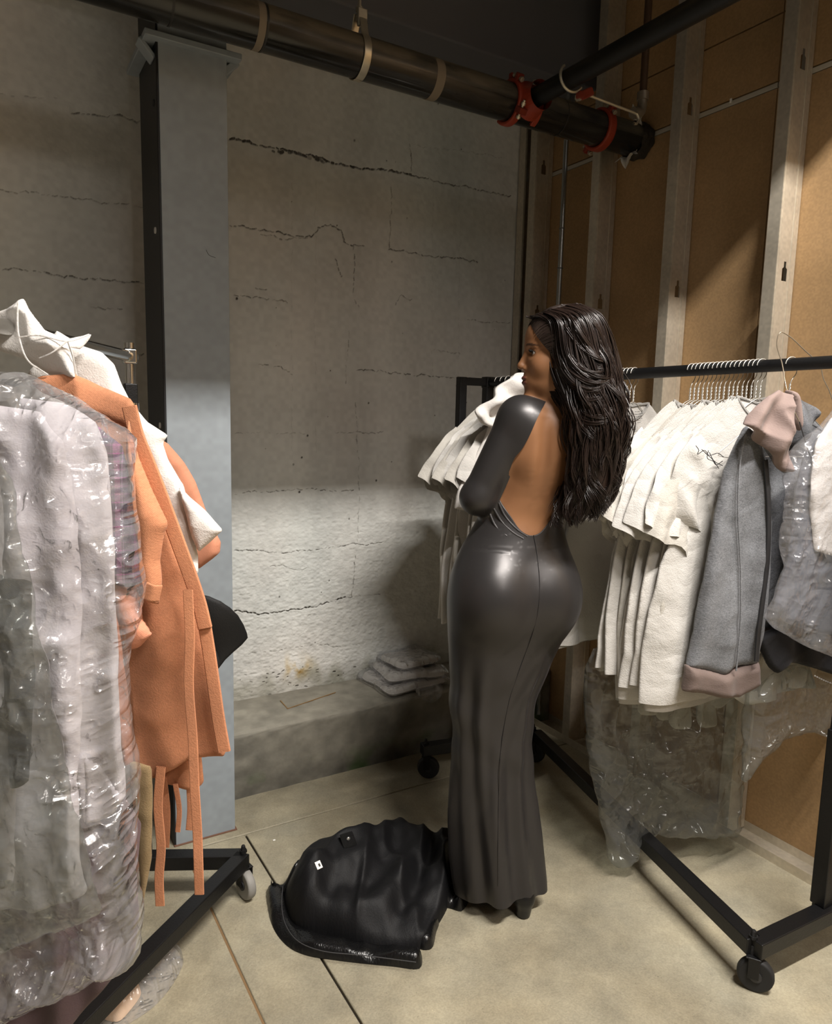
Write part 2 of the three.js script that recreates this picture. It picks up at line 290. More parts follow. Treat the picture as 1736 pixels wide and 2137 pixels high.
  for (let k = 0; k < 46; k++) { const p = P(rr(480, 1060), rr(200, 1440)); c.fillStyle = `rgba(255,255,255,${rr(0.3, 0.9)})`; c.beginPath(); c.arc(p[0], p[1], rr(0.8, 3), 0, 7); c.fill(); }
  for (let k = 0; k < 70; k++) { const p = P(rr(488, 900), rr(1390, 1455)); c.fillStyle = `rgba(255,255,255,${rr(0.3, 0.8)})`; c.beginPath(); c.ellipse(p[0], p[1], rr(1, 7), rr(0.7, 2.2), rr(-0.4, 0.4), 0, 7); c.fill(); }
  const im = c.getImageData(0, 0, N, N).data, mask = (i, j) => im[(clamp(j, 0, N - 1) * N + clamp(i, 0, N - 1)) * 4] / 255;
  const rust = P(622, 1396), rust2 = P(600, 1392);
  const T = 1024, at = (u, v) => { const i = Math.floor(u * N), j = Math.floor(v * N); return Math.max(mask(i, j), 0.7 * mask(i + 1, j + 1)); };
  const map = tex(N, N, (u, v) => {
    const x = u * 2.3, y = v * 2.75, k = at(u, v), rough = sstep(1.35, 0.55, y);
    const lift = 0.04 * fbm(x * 1.3, y * 5, 3, 3) + 0.035 * fbm(x * 3, y * 3, 9, 4) + 0.03 * noise(x * 60, y * 60) + 0.05 * noise(x * 7, y * 0.8, 31);
    let s = 1 + lift + rough * 0.025 * noise(x * 30, y * 45, 5), r = 205 * s, g = 205 * s, b = 200 * s;
    const tint = fbm(x * 1.6, y * 1.2, 44, 3); r += 9 * tint; b -= 3 * tint;                          // pinker and greener washes of old paint
    r *= 1 - 0.68 * k; g *= 1 - 0.7 * k; b *= 1 - 0.72 * k;
    const px = u * N, py = v * N, q = Math.exp(-(((px - rust[0]) / 42) ** 2) - ((py - rust[1]) / 26) ** 2) * clamp(0.35 + 1.5 * fbm(x * 26, y * 22, 2, 4), 0, 1.1) + 0.5 * Math.exp(-(((px - rust2[0]) / 70) ** 2) - ((py - rust2[1]) / 30) ** 2) * Math.max(0, fbm(x * 30, y * 9, 6, 3) + 0.1);
    const w = clamp(q, 0, 0.85); r = mix(r, 178, w); g = mix(g, 132, w); b = mix(b, 52, w);
    const low = sstep(0.36, 0.27, y + 0.05 * noise(x * 20, 3)) * 0.25 * clamp(0.5 + fbm(x * 9, y * 9, 71, 3), 0, 1); return [r * (1 - low), g * (1 - low), b * (1 - low * 1.2)];
  });
  const relief = (x, y) => { const lo = sstep(1.3, 0.7, y); return 0.003 * fbm(x * 3, y * 3, 17, 2) + lo * 0.0016 * fbm(x * 16, y * 22, 23, 3); };
  const bump = tex(T, T, (u, v) => { const x = u * 2.3, y = v * 2.75, k = at(u, v), lo = sstep(1.35, 0.6, y); return 150 - 110 * k + 22 * fbm(x * 24, y * 24, 3, 4) + (8 + 38 * lo) * fbm(x * 75, y * 110, 13, 3) + 26 * lo * ridge(x * 30, y * 55, 7) * noise(x * 9, y * 14, 2) + 10 * noise(x * 8, y * 0.5, 3); }, false);
  map.wrapS = map.wrapT = bump.wrapS = bump.wrapT = THREE.ClampToEdgeWrapping;
  const concrete = M(0xffffff, { map, bumpMap: bump, bumpScale: 0.013, roughness: 0.8 });
  part(wallBack, 'wall_face', sheet((u, v) => { const x = mix(WX0, WX1, u), y = mix(WY0, WY1, v); return [x, y, ROOM.z0 + relief(x, y), u, v]; }, 220, 260), concrete);
  part(wallBack, 'wall_body', [box(4.7, 3.82, 0.2, 0, 1.88, ROOM.z0 - 0.115), box(WX0 - ROOM.x0 + 0.2, 3.82, 0.02, (WX0 + ROOM.x0 - 0.2) / 2, 1.88, ROOM.z0 - 0.01)], M(0xffffff, { map: tex(512, 512, (u, v) => { const s = 1 + 0.1 * tfbm(u, v, 4, 31); return [205 * s, 205 * s, 200 * s]; }), roughness: 0.85 }));
}
// the dark concrete beam along the top of the back wall
part(struct('ceiling_beam'), 'beam', box(4.7, 1.03, 0.37, 0, 2.712 + 0.515, -2.515, 0.008), M_beam);
// low kerb at the wall's foot
const kerb = struct('concrete_kerb');
{
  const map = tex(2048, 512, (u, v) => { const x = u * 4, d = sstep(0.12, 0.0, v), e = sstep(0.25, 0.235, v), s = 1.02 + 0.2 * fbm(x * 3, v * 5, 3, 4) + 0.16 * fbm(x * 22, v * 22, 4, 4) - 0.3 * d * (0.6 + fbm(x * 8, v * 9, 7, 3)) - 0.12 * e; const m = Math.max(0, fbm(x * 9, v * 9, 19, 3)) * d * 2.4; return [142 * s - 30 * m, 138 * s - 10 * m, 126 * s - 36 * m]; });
  const kb = tex(2048, 512, (u, v) => 128 + 70 * fbm(u * 140, v * 35, 5, 4), false), mat = M(0xffffff, { map, bumpMap: kb, bumpScale: 0.004, roughness: 0.85 });
  const g = sheet((u, v) => {                        // front and top as one worn, rounded profile
    const x = mix(-2.2, 2.2, u), r = 0.022, prof = [[-2.425, 0], [-2.424, 0.08], [-2.422, 0.16], [-2.421, 0.225], [-2.426, 0.243], [-2.442, 0.252], [-2.5, 0.255], [-2.6, 0.256], [-2.72, 0.256]], p = catmull(prof, v);
    const n = 0.004 * fbm(x * 5, v * 4, 3, 3) + 0.0018 * noise(x * 30, v * 22, 8); const arc = catmull([[0], [0.08], [0.16], [0.225], [0.246], [0.266], [0.325], [0.425], [0.545]], v)[0]; return [x, p[1] + (v > 0.4 ? n : 0), p[0] + (v < 0.7 ? n : 0), x * 0.25, arc];
  }, 240, 40);
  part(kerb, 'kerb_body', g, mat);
  // the scribed outline of an old base plate on its top
  const o = [[585, 1463], [600, 1480], [700, 1446]].map(([x, y]) => onFloor(x, y, 0.2565)), b = o.map((p) => [p.x, 0.2585, p.z]);
  part(kerb, 'scribed_line', [beam(V(...b[0]), V(...b[1]), 0.004, 0.002, V(0, 1, 0), 0), beam(V(...b[1]), V(...b[2]), 0.004, 0.002, V(0, 1, 0), 0)], M(0x8a6a40));
}
// other walls and the ceiling, behind and above the camera
part(struct('wall_left'), 'wall_body', box(0.2, 3.82, 7.5, ROOM.x0 - 0.1, 1.88, 0.9), M_wall);
part(struct('wall_front'), 'wall_body', box(4.9, 3.82, 0.2, 0, 1.88, ROOM.z1 + 0.1), M_wall);
part(struct('ceiling'), 'ceiling_slab', box(4.9, 0.2, 7.6, 0, ROOM.h + 0.1, 0.85), M_ceiling);

// ---------------------------------------------------------------- right wall: steel studs before brown paper-backed board
const wallRight = struct('wall_right');
const paper = tex(512, 512, (u, v) => { const s = 1 + 0.1 * tfbm(u, v, 3, 41) + 0.05 * tnoise(u, v, 200, 2) + 0.03 * tnoise(u, v, 8, 12); return [166 * s, 134 * s, 94 * s]; });
const M_paper = M(0xffffff, { map: paper, roughness: 0.8 }), M_paperEdge = M(0xb9b2a3, { roughness: 0.9 });
const galv = tex(512, 512, (u, v) => { const s = 1 + 0.12 * tfbm(u, v, 5, 51) + 0.04 * tnoise(u, v, 120, 3); return [204 * s, 195 * s, 178 * s]; });
const M_steel = M(0xffffff, { map: galv, roughness: 0.36, metalness: 0.55 }), M_black = M(0x0b0b0c, { roughness: 0.85 });
{
  const zEnd = 1.8;
  part(wallRight, 'wall_body', box(0.16, 3.82, 7.5, 2.205 + 0.016 + 0.085, 1.88, 0.9), M_black);
  for (let k = 0; k < 6; k++) {                        // boards, their joints behind every third stud
    const a = -2.72 + k * 1.2, b = a + 1.197;
    part(wallRight, 'gypsum_board', box(0.0127, 2.436, b - a, 2.2113, 0.005 + 1.218, (a + b) / 2), M_paper);
    part(wallRight, 'board_edge', box(0.012, 0.016, b - a, 2.2112, 2.452, (a + b) / 2, 0.002), M_paperEdge);
    part(wallRight, 'gypsum_board', box(0.0127, 0.196, b - a, 2.2113, 2.562, (a + b) / 2), M_paper);
    part(wallRight, 'gypsum_board', box(0.0127, 1.08, b - a, 2.2113, 2.666 + 0.54, (a + b) / 2), M_paper);
  }
  const X0 = 2.11, W = 0.092, TH = 0.0012;
  const web = new THREE.Shape([[0, 0], [W, 0], [W, 3.72], [0, 3.72]].map((p) => new THREE.Vector2(...p)));
  for (let y = 0.63; y < 3.6; y += 0.61) {
    const h = new THREE.Path(), cx = W / 2 - 0.004; h.moveTo(cx - 0.0125, y - 0.028); h.lineTo(cx + 0.0125, y - 0.028); h.lineTo(cx + 0.0125, y + 0.008); h.lineTo(cx + 0.0055, y + 0.013); h.lineTo(cx + 0.0055, y + 0.03); h.lineTo(cx - 0.0055, y + 0.03); h.lineTo(cx - 0.0055, y + 0.013); h.lineTo(cx - 0.0125, y + 0.008); h.closePath(); web.holes.push(h);
  }
  const studGeo = (flip) => { const d = flip ? 1 : -1; return join([
    metricUV(new THREE.ExtrudeGeometry(web, { depth: TH, bevelEnabled: false })),
    box(TH, 3.72, 0.041, 0, 1.86, d * 0.0205), box(0.009, 3.72, TH, 0.0045, 1.86, d * 0.041), box(TH, 3.72, 0.035, W, 1.86, d * 0.0175),
    box(0.003, 3.72, 0.0025, 0.067, 1.86, 0.002), box(0.0016, 3.72, 0.002, 0.006, 1.86, 0.0014)]); };
  const g0 = studGeo(false), g1 = studGeo(true);
  for (const z of [-2.575, -2.19, -1.813, -1.41, -1.0, -0.6, -0.2, 0.2, 0.6, 1.0, 1.4, 1.8]) part(wallRight, 'stud', g0, M_steel, [X0, 0.01, z]);
  part(wallRight, 'stud', g1, M_steel, [X0, 0.01, -2.692], 'steel stud in the corner with the concrete wall');
  part(wallRight, 'bottom_track', [box(0.095, 0.0015, 4.6, 2.157, 0.001, -0.4), box(0.0015, 0.032, 4.6, 2.1085, 0.016, -0.4), box(0.0015, 0.032, 4.6, 2.2035, 0.016, -0.4)], M_steel);
  part(wallRight, 'top_track', [box(0.095, 0.0015, 4.6, 2.157, 3.74, -0.4), box(0.0015, 0.04, 4.6, 2.1085, 3.72, -0.4)], M_steel);
  // thin conduit strapped in the last bay
  const cz = -2.41, bands = []; for (const y of [1.62, 1.78, 2.02, 2.18]) bands.push(new THREE.TorusGeometry(0.0115, 0.0022, 6, 16).rotateX(Math.PI / 2).translate(2.128, y, cz));
  part(wallRight, 'conduit', [rod(V(2.128, 0.05, cz), V(2.128, 3.7, cz), 0.0105)], M(0xa9aaa8, { metalness: 0.8, roughness: 0.25 }));
  part(wallRight, 'conduit_band', bands, M(0x777777, { metalness: 0.7, roughness: 0.35 }));
  part(wallRight, 'wall_chip', [box(0.004, 0.014, 0.008, 2.2045, 2.46, -1.69, 0.001)], M(0xe8e4da)); 
}

// ---------------------------------------------------------------- steel column
const column = struct('column');
{
  const map = tex(512, 1024, (u, v) => { const s = 1 + 0.06 * tfbm(u, v, 3, 61) + 0.03 * tnoise(u, v, 60, 5) ; return [146 * s, 154 * s, 160 * s]; });
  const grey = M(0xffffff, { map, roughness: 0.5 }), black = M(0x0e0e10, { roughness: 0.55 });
  const X0 = 0.474, X1 = 0.667, Z = -2.24, D = 0.24, H = 2.712;
  part(column, 'column_face', [box(X1 - X0, H, 0.014, (X0 + X1) / 2, H / 2, Z - 0.007, 0.002), box(0.014, H, D - 0.02, X1 - 0.007, H / 2, Z - D / 2 - 0.006, 0.002)], grey);
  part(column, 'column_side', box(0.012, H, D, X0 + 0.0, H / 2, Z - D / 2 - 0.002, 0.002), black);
  part(column, 'cap_plate', [box(0.27, 0.018, 0.29, 0.57, 2.415, -2.36, 0.003), beam(V(X1 - 0.012, 2.37, -2.26), V(X1 + 0.036, 2.415, -2.26), 0.02, 0.02), beam(V(X0 - 0.005, 2.37, -2.28), V(X0 - 0.045, 2.415, -2.28), 0.05, 0.012)], grey);
  const bolt = () => new THREE.CylinderGeometry(0.009, 0.0095, 0.004, 18).rotateZ(Math.PI / 2);
  for (const [x, y] of [[325, 481], [335, 888], [321, 215]]) { const p = onX(x, y, X0 - 0.006); part(column, 'bolt', bolt(), y === 215 ? M(0x2a2a2c) : M(0xd8d5cf), [X0 - 0.0075, p.y, clamp(p.z, Z - D + 0.02, Z - 0.02)]); }
  part(column, 'scratch', [tube([onZ(430, 521, Z + 0.0004), onZ(436, 532, Z + 0.0004), onZ(450, 538, Z + 0.0004)], 0.0007, 10, 4)], M(0x55585a));
  part(column, 'base_grout', box(0.205, 0.004, 0.25, 0.57, 0.002, -2.36, 0.001), M(0x6d4c3a));
}

// ---------------------------------------------------------------- lamps
{
  const hood = M(0x2a2a2a, { roughness: 0.6 }), glow = M(0xffffff, { emissive: 0xfff9f2, emissiveIntensity: 3 });
  const L = thing('strip_lamp', 'long dark hooded strip lamp hung over the clothes racks', 'lamp', [LAMP.x, 0, LAMP.z]), hx = LAMP.len / 2 + 0.12;
  const lipY = 3.045, lipZ = 0.42, top = LAMP.y + 0.03;
  part(L, 'hood', [beam(V(-hx, (top + lipY) / 2, -lipZ), V(hx, (top + lipY) / 2, -lipZ), 0.006, top - lipY), beam(V(-hx, (top + lipY) / 2, lipZ), V(hx, (top + lipY) / 2, lipZ), 0.006, top - lipY), box(2 * hx, 0.006, 2 * lipZ, 0, top, 0), box(0.006, top - lipY, 2 * lipZ, -hx, (top + lipY) / 2, 0), box(0.006, top - lipY, 2 * lipZ, hx, (top + lipY) / 2, 0)], hood);
  part(L, 'lamp_tube', box(LAMP.len, 0.016, LAMP.wide, 0, LAMP.y, 0, 0.006), glow);
  for (const s of [-1, 1]) part(L, 'hanging_rod', rod(V(s * 0.5, top, 0), V(s * 0.5, ROOM.h, 0), 0.005), M_steel);
  const Q = thing('panel_lamp', 'square ceiling panel lamp near the back of the store room', 'lamp', [PANEL.x, 0, PANEL.z]);
  part(Q, 'frame', box(PANEL.w + 0.06, 0.06, PANEL.d + 0.06, 0, ROOM.h - 0.03, 0, 0.004), M(0xdddddd)); part(Q, 'lamp_diffuser', box(PANEL.w, 0.01, PANEL.d, 0, PANEL.y, 0, 0.002), M(0xffffff, { emissive: 0xffeede, emissiveIntensity: 1.5 }));
}

// ---------------------------------------------------------------- sprinkler pipes
{
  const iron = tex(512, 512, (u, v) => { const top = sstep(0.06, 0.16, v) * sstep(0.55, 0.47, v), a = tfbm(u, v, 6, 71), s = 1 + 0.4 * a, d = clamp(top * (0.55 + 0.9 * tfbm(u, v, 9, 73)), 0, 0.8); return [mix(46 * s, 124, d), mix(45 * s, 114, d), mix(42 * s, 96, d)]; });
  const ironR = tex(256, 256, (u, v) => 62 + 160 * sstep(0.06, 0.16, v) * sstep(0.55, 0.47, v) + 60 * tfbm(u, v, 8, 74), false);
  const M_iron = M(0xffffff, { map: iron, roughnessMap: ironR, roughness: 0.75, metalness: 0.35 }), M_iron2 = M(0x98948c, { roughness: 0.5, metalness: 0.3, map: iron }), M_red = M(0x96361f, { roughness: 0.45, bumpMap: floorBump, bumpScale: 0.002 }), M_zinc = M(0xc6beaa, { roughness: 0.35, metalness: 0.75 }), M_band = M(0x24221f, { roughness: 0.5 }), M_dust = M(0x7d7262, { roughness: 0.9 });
  const Y = 2.437, Z = -2.07, R = 0.0585, P = thing('sprinkler_pipe', 'black steel sprinkler main and branch pipe with red clamps under the dark beam', 'pipe', [0, Y, Z]);
  const long = (x0, x1, r, n = 60) => sheet((u, v) => { const a = u * 2 * Math.PI, x = mix(x0, x1, v); return [x, r * Math.sin(a), -r * Math.cos(a), x * 0.7, u]; }, 48, n, true);
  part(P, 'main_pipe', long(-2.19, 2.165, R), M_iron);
  const xr = (px, py) => onZ(px, py, Z + R * 0.7).x;
  for (const [px, py, w, m, g] of [[362, 20, 0.006, M_band, 0.001], [556, 70, 0.006, M_band, 0.001], [915, 185, 0.03, M_dust, 0.0006], [1180, 240, 0.005, M_band, 0.001], [545, 40, 0.02, M_dust, 0.0006]]) { const x = xr(px, py); part(P, 'pipe_band', long(x - w / 2, x + w / 2, R + g, 1), m); }
  const ring = (x, w, t, a0, a1, n = 30) => sheet((u, v) => { const a = mix(a0, a1, v), k = u * 2 * Math.PI, rr_ = R + t / 2 + Math.sign(Math.sin(k)) * Math.abs(Math.sin(k)) ** 0.5 * t / 2, xx = x + Math.sign(Math.cos(k)) * Math.abs(Math.cos(k)) ** 0.4 * w / 2; return [xx, rr_ * Math.sin(a), rr_ * Math.cos(a)]; }, 14, n, true);
  const lug = (x, a, s = 1) => { const c = Math.cos(a), n = Math.sin(a), g = new RoundedBoxGeometry(0.026 * s, 0.018 * s, 0.03 * s, 2, 0.004); g.rotateX(-a); g.translate(x, n * (R + 0.017), c * (R + 0.017)); return g; };
  const boltAt = (par, x, a) => { const c = Math.cos(a), n = Math.sin(a), r = R + 0.019, t = [-n, c], p = V(x, n * r, c * r), q = V(0, t[1], -n * 1), d = V(0, c, -n); part(par, 'bolt', [rod(p.clone().addScaledVector(d, -0.026), p.clone().addScaledVector(d, 0.032), 0.0045), rod(p.clone().addScaledVector(d, 0.016), p.clone().addScaledVector(d, 0.026), 0.0085, 0.0085, 6), rod(p.clone().addScaledVector(d, -0.024), p.clone().addScaledVector(d, -0.016), 0.0085, 0.0085, 6)], M_zinc); };
  const XB = onZ(1082, 195, Z).x;
  // mechanical tee saddle and a grooved coupling
  const tee = part(P, 'pipe_clamp', [ring(XB - 0.035, 0.028, 0.013, -2.4, 1.75), lug(XB - 0.035, 0.95), lug(XB - 0.035, -0.62, 1.15), lug(XB - 0.03, 1.5),
    sheet((u, v) => { const a = u * 6.2832, r = mix(0.062, 0.046, v) * (1 - 0.12 * Math.sin(v * 3.14)); const zz = mix(R - 0.014, R + 0.05, v); return [XB + 0.01 + r * Math.cos(a), r * Math.sin(a), zz]; }, 28, 6, true), ring(XB + 0.045, 0.022, 0.012, -1.2, 1.4)], M_red, null, 'red branch clamp');
  boltAt(tee, XB - 0.037, 0.95); boltAt(tee, XB - 0.037, -0.62); boltAt(tee, XB + 0.05, 1.0);
  const XC = xr(1268, 270), cp = part(P, 'pipe_clamp', [ring(XC, 0.034, 0.014, -3.1, 3.1, 48), lug(XC, 0.75), lug(XC, -2.4)], M_red, null, 'red coupling near the wall end'); boltAt(cp, XC, 0.75); boltAt(cp, XC, -2.4);
  // branch towards the camera
  const RB = 0.03; part(P, 'branch_pipe', sheet((u, v) => { const a = u * 6.2832, z = mix(R + 0.01, 4.2, v); return [XB + 0.01 + RB * Math.cos(a), RB * Math.sin(a), z, z * 0.7, (u + 0.0) % 1]; }, 32, 30, true), M_iron2);
  // ragged paper where the main goes through the wall board
  reseed(8);
  const bits = []; for (const [a, l] of [[1.1, 0.045], [0.7, 0.03], [-1.5, 0.045], [-1.1, 0.034], [-1.9, 0.03]]) { const w = rr(0.02, 0.034); bits.push(sheet((u, v) => { const t = a + (u - 0.5) * 0.5, r = R + 0.004 + l * v * (0.6 + 0.5 * Math.sin(u * 5 + a * 9)), x = 2.135 - 0.02 * v + 0.006 * Math.sin(u * 9 + v * 4); return [x, r * Math.sin(t), r * Math.cos(t)]; }, 8, 5)); }
  const M_torn = M(0xd6d2c8, { roughness: 0.95 }); for (const b of bits) part(P, 'torn_paper', b, M_torn);
  part(P, 'pipe_end', sheet((u, v) => { const a = u * 6.2832, r = R + 0.005 + 0.006 * noise(Math.cos(a) * 3, Math.sin(a) * 3, v * 4) , x = 2.145 + v * 0.055; return [x, r * Math.sin(a), r * Math.cos(a)]; }, 40, 10, true), M(0x3d372e, { roughness: 0.95, bumpMap: floorBump, bumpScale: 0.004 }));
  // strap hanger on the main pipe, its rod going up to the ceiling
  const XH = xr(762, 120), H = thing('pipe_hanger', 'galvanised strap hanger with a rod holding the main pipe', 'hanger', [XH, Y, Z]);
  const loop = []; for (let a = -0.9; a <= Math.PI + 0.9; a += 0.14) loop.push(V(0, -Math.sin(a) * (R + 0.003), Math.cos(a) * (R + 0.003)));
  part(H, 'strap', [strap([V(0, 0.12, 0.012), V(0, 0.085, 0.028), ...loop, V(0, 0.085, -0.028), V(0, 0.12, -0.012)], 0.024, 0.003, V(0, 0, 1), 70).applyMatrix4(new THREE.Matrix4())], M_zinc);
  part(H, 'hanger_rod', rod(V(0, 0.1, 0), V(0, ROOM.h - Y, 0), 0.005), M_zinc); part(H, 'nut', [rod(V(0, 0.098, 0), V(0, 0.112, 0), 0.011, 0.011, 6), rod(V(0, 0.122, 0), V(0, 0.136, 0), 0.011, 0.011, 6), box(0.03, 0.05, 0.012, 0, 0.1, 0.018, 0.003)], M_zinc);
  // open hook round the branch with a red clip and a brace rod
  const q = (x, y) => onX(x, y, XB + 0.05);
  const zc = onX(1190, 120, XB).z, K = thing('pipe_brace', 'pale open hook with red clip and brace rod on the branch pipe', 'bracket', [XB + 0.01, Y, zc]);
  const arc = []; for (let k = 0; k <= 14; k++) { const a = 2.2 + k / 14 * 3.5; arc.push(V(Math.cos(a) * 0.041, Math.sin(a) * 0.041, -0.01 + k * 0.0012)); }
  part(K, 'hook', [tube(arc, 0.0045, 50, 8)], M_zinc);
  const a = V(0.03, -0.036, 0.006), b = V(0.25, -0.054, 0.024);
  part(K, 'brace_rod', [rod(a, b, 0.0042), tube([b, V(0.264, -0.058, 0.026), V(0.27, -0.072, 0.027), V(0.262, -0.086, 0.027), V(0.25, -0.088, 0.027)], 0.0042, 20, 8)], M_zinc);
  part(K, 'clip', [new RoundedBoxGeometry(0.05, 0.026, 0.022, 2, 0.006).rotateZ(0.5).translate(0.055, -0.036, 0.008), new RoundedBoxGeometry(0.02, 0.02, 0.024, 2, 0.006).translate(0.03, -0.046, 0.008)], M_red); part(K, 'nut', rod(V(0.026, -0.052, 0.0), V(0.04, -0.047, 0.0), 0.011, 0.011, 6), M_zinc);
  const E = thing('pipe_elbow', 'small brown drop pipe with an elbow beside the brace rod', 'pipe', [XB + 0.31, Y, zc]);
  part(E, 'drop_pipe', rod(V(0.012, 0.0, 0.0), V(0.012, ROOM.h - Y, 0), 0.012), M(0x4a3524, { roughness: 0.6, metalness: 0.3 }));
  part(E, 'elbow', [tube([V(0.012, 0.02, 0), V(0.011, -0.012, 0), V(0.002, -0.034, 0.002), V(-0.02, -0.042, 0.004)], 0.0155, 20, 14), rod(V(0.012, 0.005, 0), V(0.012, 0.03, 0), 0.019), rod(V(-0.014, -0.041, 0.004), V(-0.034, -0.045, 0.005), 0.018)], M(0x84796a, { roughness: 0.45, metalness: 0.5 }));
}

// ---------------------------------------------------------------- rolling racks
const M_rack = M(0x101011, { roughness: 0.42, metalness: 0.2, bumpMap: floorBump, bumpScale: 0.0006 }), M_chrome = M(0xd4d4d2, { roughness: 0.12, metalness: 1 }), M_rubber = M(0x1a1a1b, { roughness: 0.7 }), M_hub = M(0x3c3c3e, { roughness: 0.4, metalness: 0.4 }), M_greyRubber = M(0x8b8984, { roughness: 0.6 });
const RA = V(1.855, 1.555, -0.95), RB_ = V(1.62, 1.52, -2.2), RDIR = RA.clone().sub(RB_).setY(0).normalize(), RTURN = Math.atan2(RDIR.x, RDIR.z);
const LA = V(0.34, 1.53, -2.03), LTURN = Math.atan2(-0.46, 0.89), LDIR = V(Math.sin(LTURN), 0, Math.cos(LTURN)), LB = LA.clone().addScaledVector(LDIR, 1.32);
function caster(parent, x, z, yaw, tyre = M_rubber) {
  const r = 0.043, h = 0.088, c = Math.cos(yaw), s = Math.sin(yaw), off = 0.012, wx = x + off * s, wz = z + off * c, t = new THREE.Matrix4().makeRotationY(yaw).setPosition(wx, r, wz);
  const lathe = new THREE.LatheGeometry([[0.012, -0.011], [0.036, -0.013], [0.041, -0.011], [r, -0.005], [r, 0.005], [0.041, 0.011], [0.036, 0.013], [0.012, 0.011]].map((p) => new THREE.Vector2(...p)), 32).rotateZ(Math.PI / 2).applyMatrix4(t);
  const w = part(parent, 'caster', lathe, tyre);
  part(w, 'hub', [new THREE.CylinderGeometry(0.014, 0.014, 0.03, 20).rotateZ(Math.PI / 2).applyMatrix4(t)], M_hub);
  part(w, 'fork', [...[-1, 1].map((k) => box(0.003, 0.056, 0.026, k * 0.018, 0.024, -0.006, 0.001).applyMatrix4(t)), box(0.04, 0.004, 0.034, 0, 0.0495, -0.008, 0.001).applyMatrix4(t), rod(V(x, h, z), V(x, h + 0.03, z), 0.008)], M_rack);
}
function boltTop(parent, x, y, z) { part(parent, 'bolt', [rod(V(x, y, z), V(x, y + 0.007, z), 0.011, 0.011, 6), rod(V(x, y + 0.007, z), V(x, y + 0.017, z), 0.007, 0.006), new THREE.SphereGeometry(0.006, 12, 8).translate(x, y + 0.017, z)], M_rack); }
{
  const by = 0.115, W = 0.042, O = V(0, 0, 0);
  const make = (name, label, near, far, nearX, farX, diag, nearTop, farTop, casters) => {
    const R = thing(name, label, 'clothes rack', [0, 0, 0]);
    part(R, 'base_beam', beam(diag[0], diag[1], W, W), M_rack); part(R, 'cross_beam', beam(nearX[0], nearX[1], W, W), M_rack); part(R, 'cross_beam', beam(farX[0], farX[1], W, W), M_rack);
    part(R, 'post', [beam(near.clone().setY(by), near.clone().setY(nearTop), 0.032, 0.032, V(0, 0, 1)), beam(near.clone().setY(by + W / 2), near.clone().setY(0.62), 0.04, 0.04, V(0, 0, 1))], M_rack);
    part(R, 'post', [beam(far.clone().setY(by), far.clone().setY(farTop), 0.032, 0.032, V(0, 0, 1)), beam(far.clone().setY(by + W / 2), far.clone().setY(0.62), 0.04, 0.04, V(0, 0, 1))], M_rack);
    for (const [p, yaw, m] of casters) { caster(R, p.x, p.z, yaw, m); boltTop(R, p.x, by + W / 2, p.z); }
    return R;
  };
  const y = (x, z) => V(x, by, z);
  const R = make('rolling_rack', 'black rolling rack on the right carrying white tees', RA, RB_, [y(1.572, -0.95), y(2.075, -0.925)], [y(1.40, -2.245), y(1.885, -2.145)], [y(1.578, -0.955), y(1.882, -2.14)], RA.y, RB_.y, [[y(1.576, -0.957), 0.6], [y(2.06, -0.93), 0.8], [y(1.415, -2.24), 0.9], [y(1.875, -2.15), 0.4]]);
  part(R, 'rail', [rod(RB_.clone().addScaledVector(RDIR, -0.02), RA.clone().addScaledVector(RDIR, 0.02), 0.0165, 0.0165, 24)], M_rack);
  part(R, 'rail_end', [box(0.036, 0.04, 0.036, RB_.x, RB_.y, RB_.z, 0.003), beam(RB_, RB_.clone().add(V(-0.115, 0.0, -0.005)), 0.028, 0.028), beam(RB_.clone().add(V(-0.115, 0.015, -0.005)), RB_.clone().add(V(-0.115, -0.25, -0.005)), 0.03, 0.03, V(0, 0, 1))], M_rack);
  const lx = (k) => V(LA.x + 0.889 * k, by, LA.z + 0.459 * k), ln = (k) => V(LB.x + 0.889 * k, by, LB.z + 0.459 * k);
  const Lr = make('rolling_rack', 'black rolling rack on the left with orange and plastic covered clothes', LB, LA, [ln(-0.285), ln(0.285)], [lx(-0.285), lx(0.285)], [ln(-0.28), lx(0.28)], LA.y - 0.07, LA.y - 0.07, [[lx(0.28), 0.2, M_greyRubber], [lx(-0.28), 0.9], [ln(0.28), 0.5], [ln(-0.28), 1.2]]);
  part(Lr, 'rail', rod(LA.clone().addScaledVector(LDIR, -0.03), LB.clone().addScaledVector(LDIR, 0.03), 0.0145, 0.0145, 24), M_chrome);
  for (const p of [LA, LB]) part(Lr, 'post_top', [rod(p.clone().setY(p.y - 0.13), p.clone().setY(p.y), 0.0125), box(0.036, 0.04, 0.036, p.x, p.y, p.z, 0.006), rod(p.clone().setY(p.y + 0.015), p.clone().setY(p.y + 0.034), 0.014), rod(p.clone().setY(p.y - 0.14), p.clone().setY(p.y - 0.12), 0.021)], M_chrome);
}
const onRail = (s) => RB_.clone().lerp(RA, 1 - s / 1.272);        // s metres from the near post
const onRailL = (s) => LA.clone().addScaledVector(LDIR, s);       // s metres from the far post

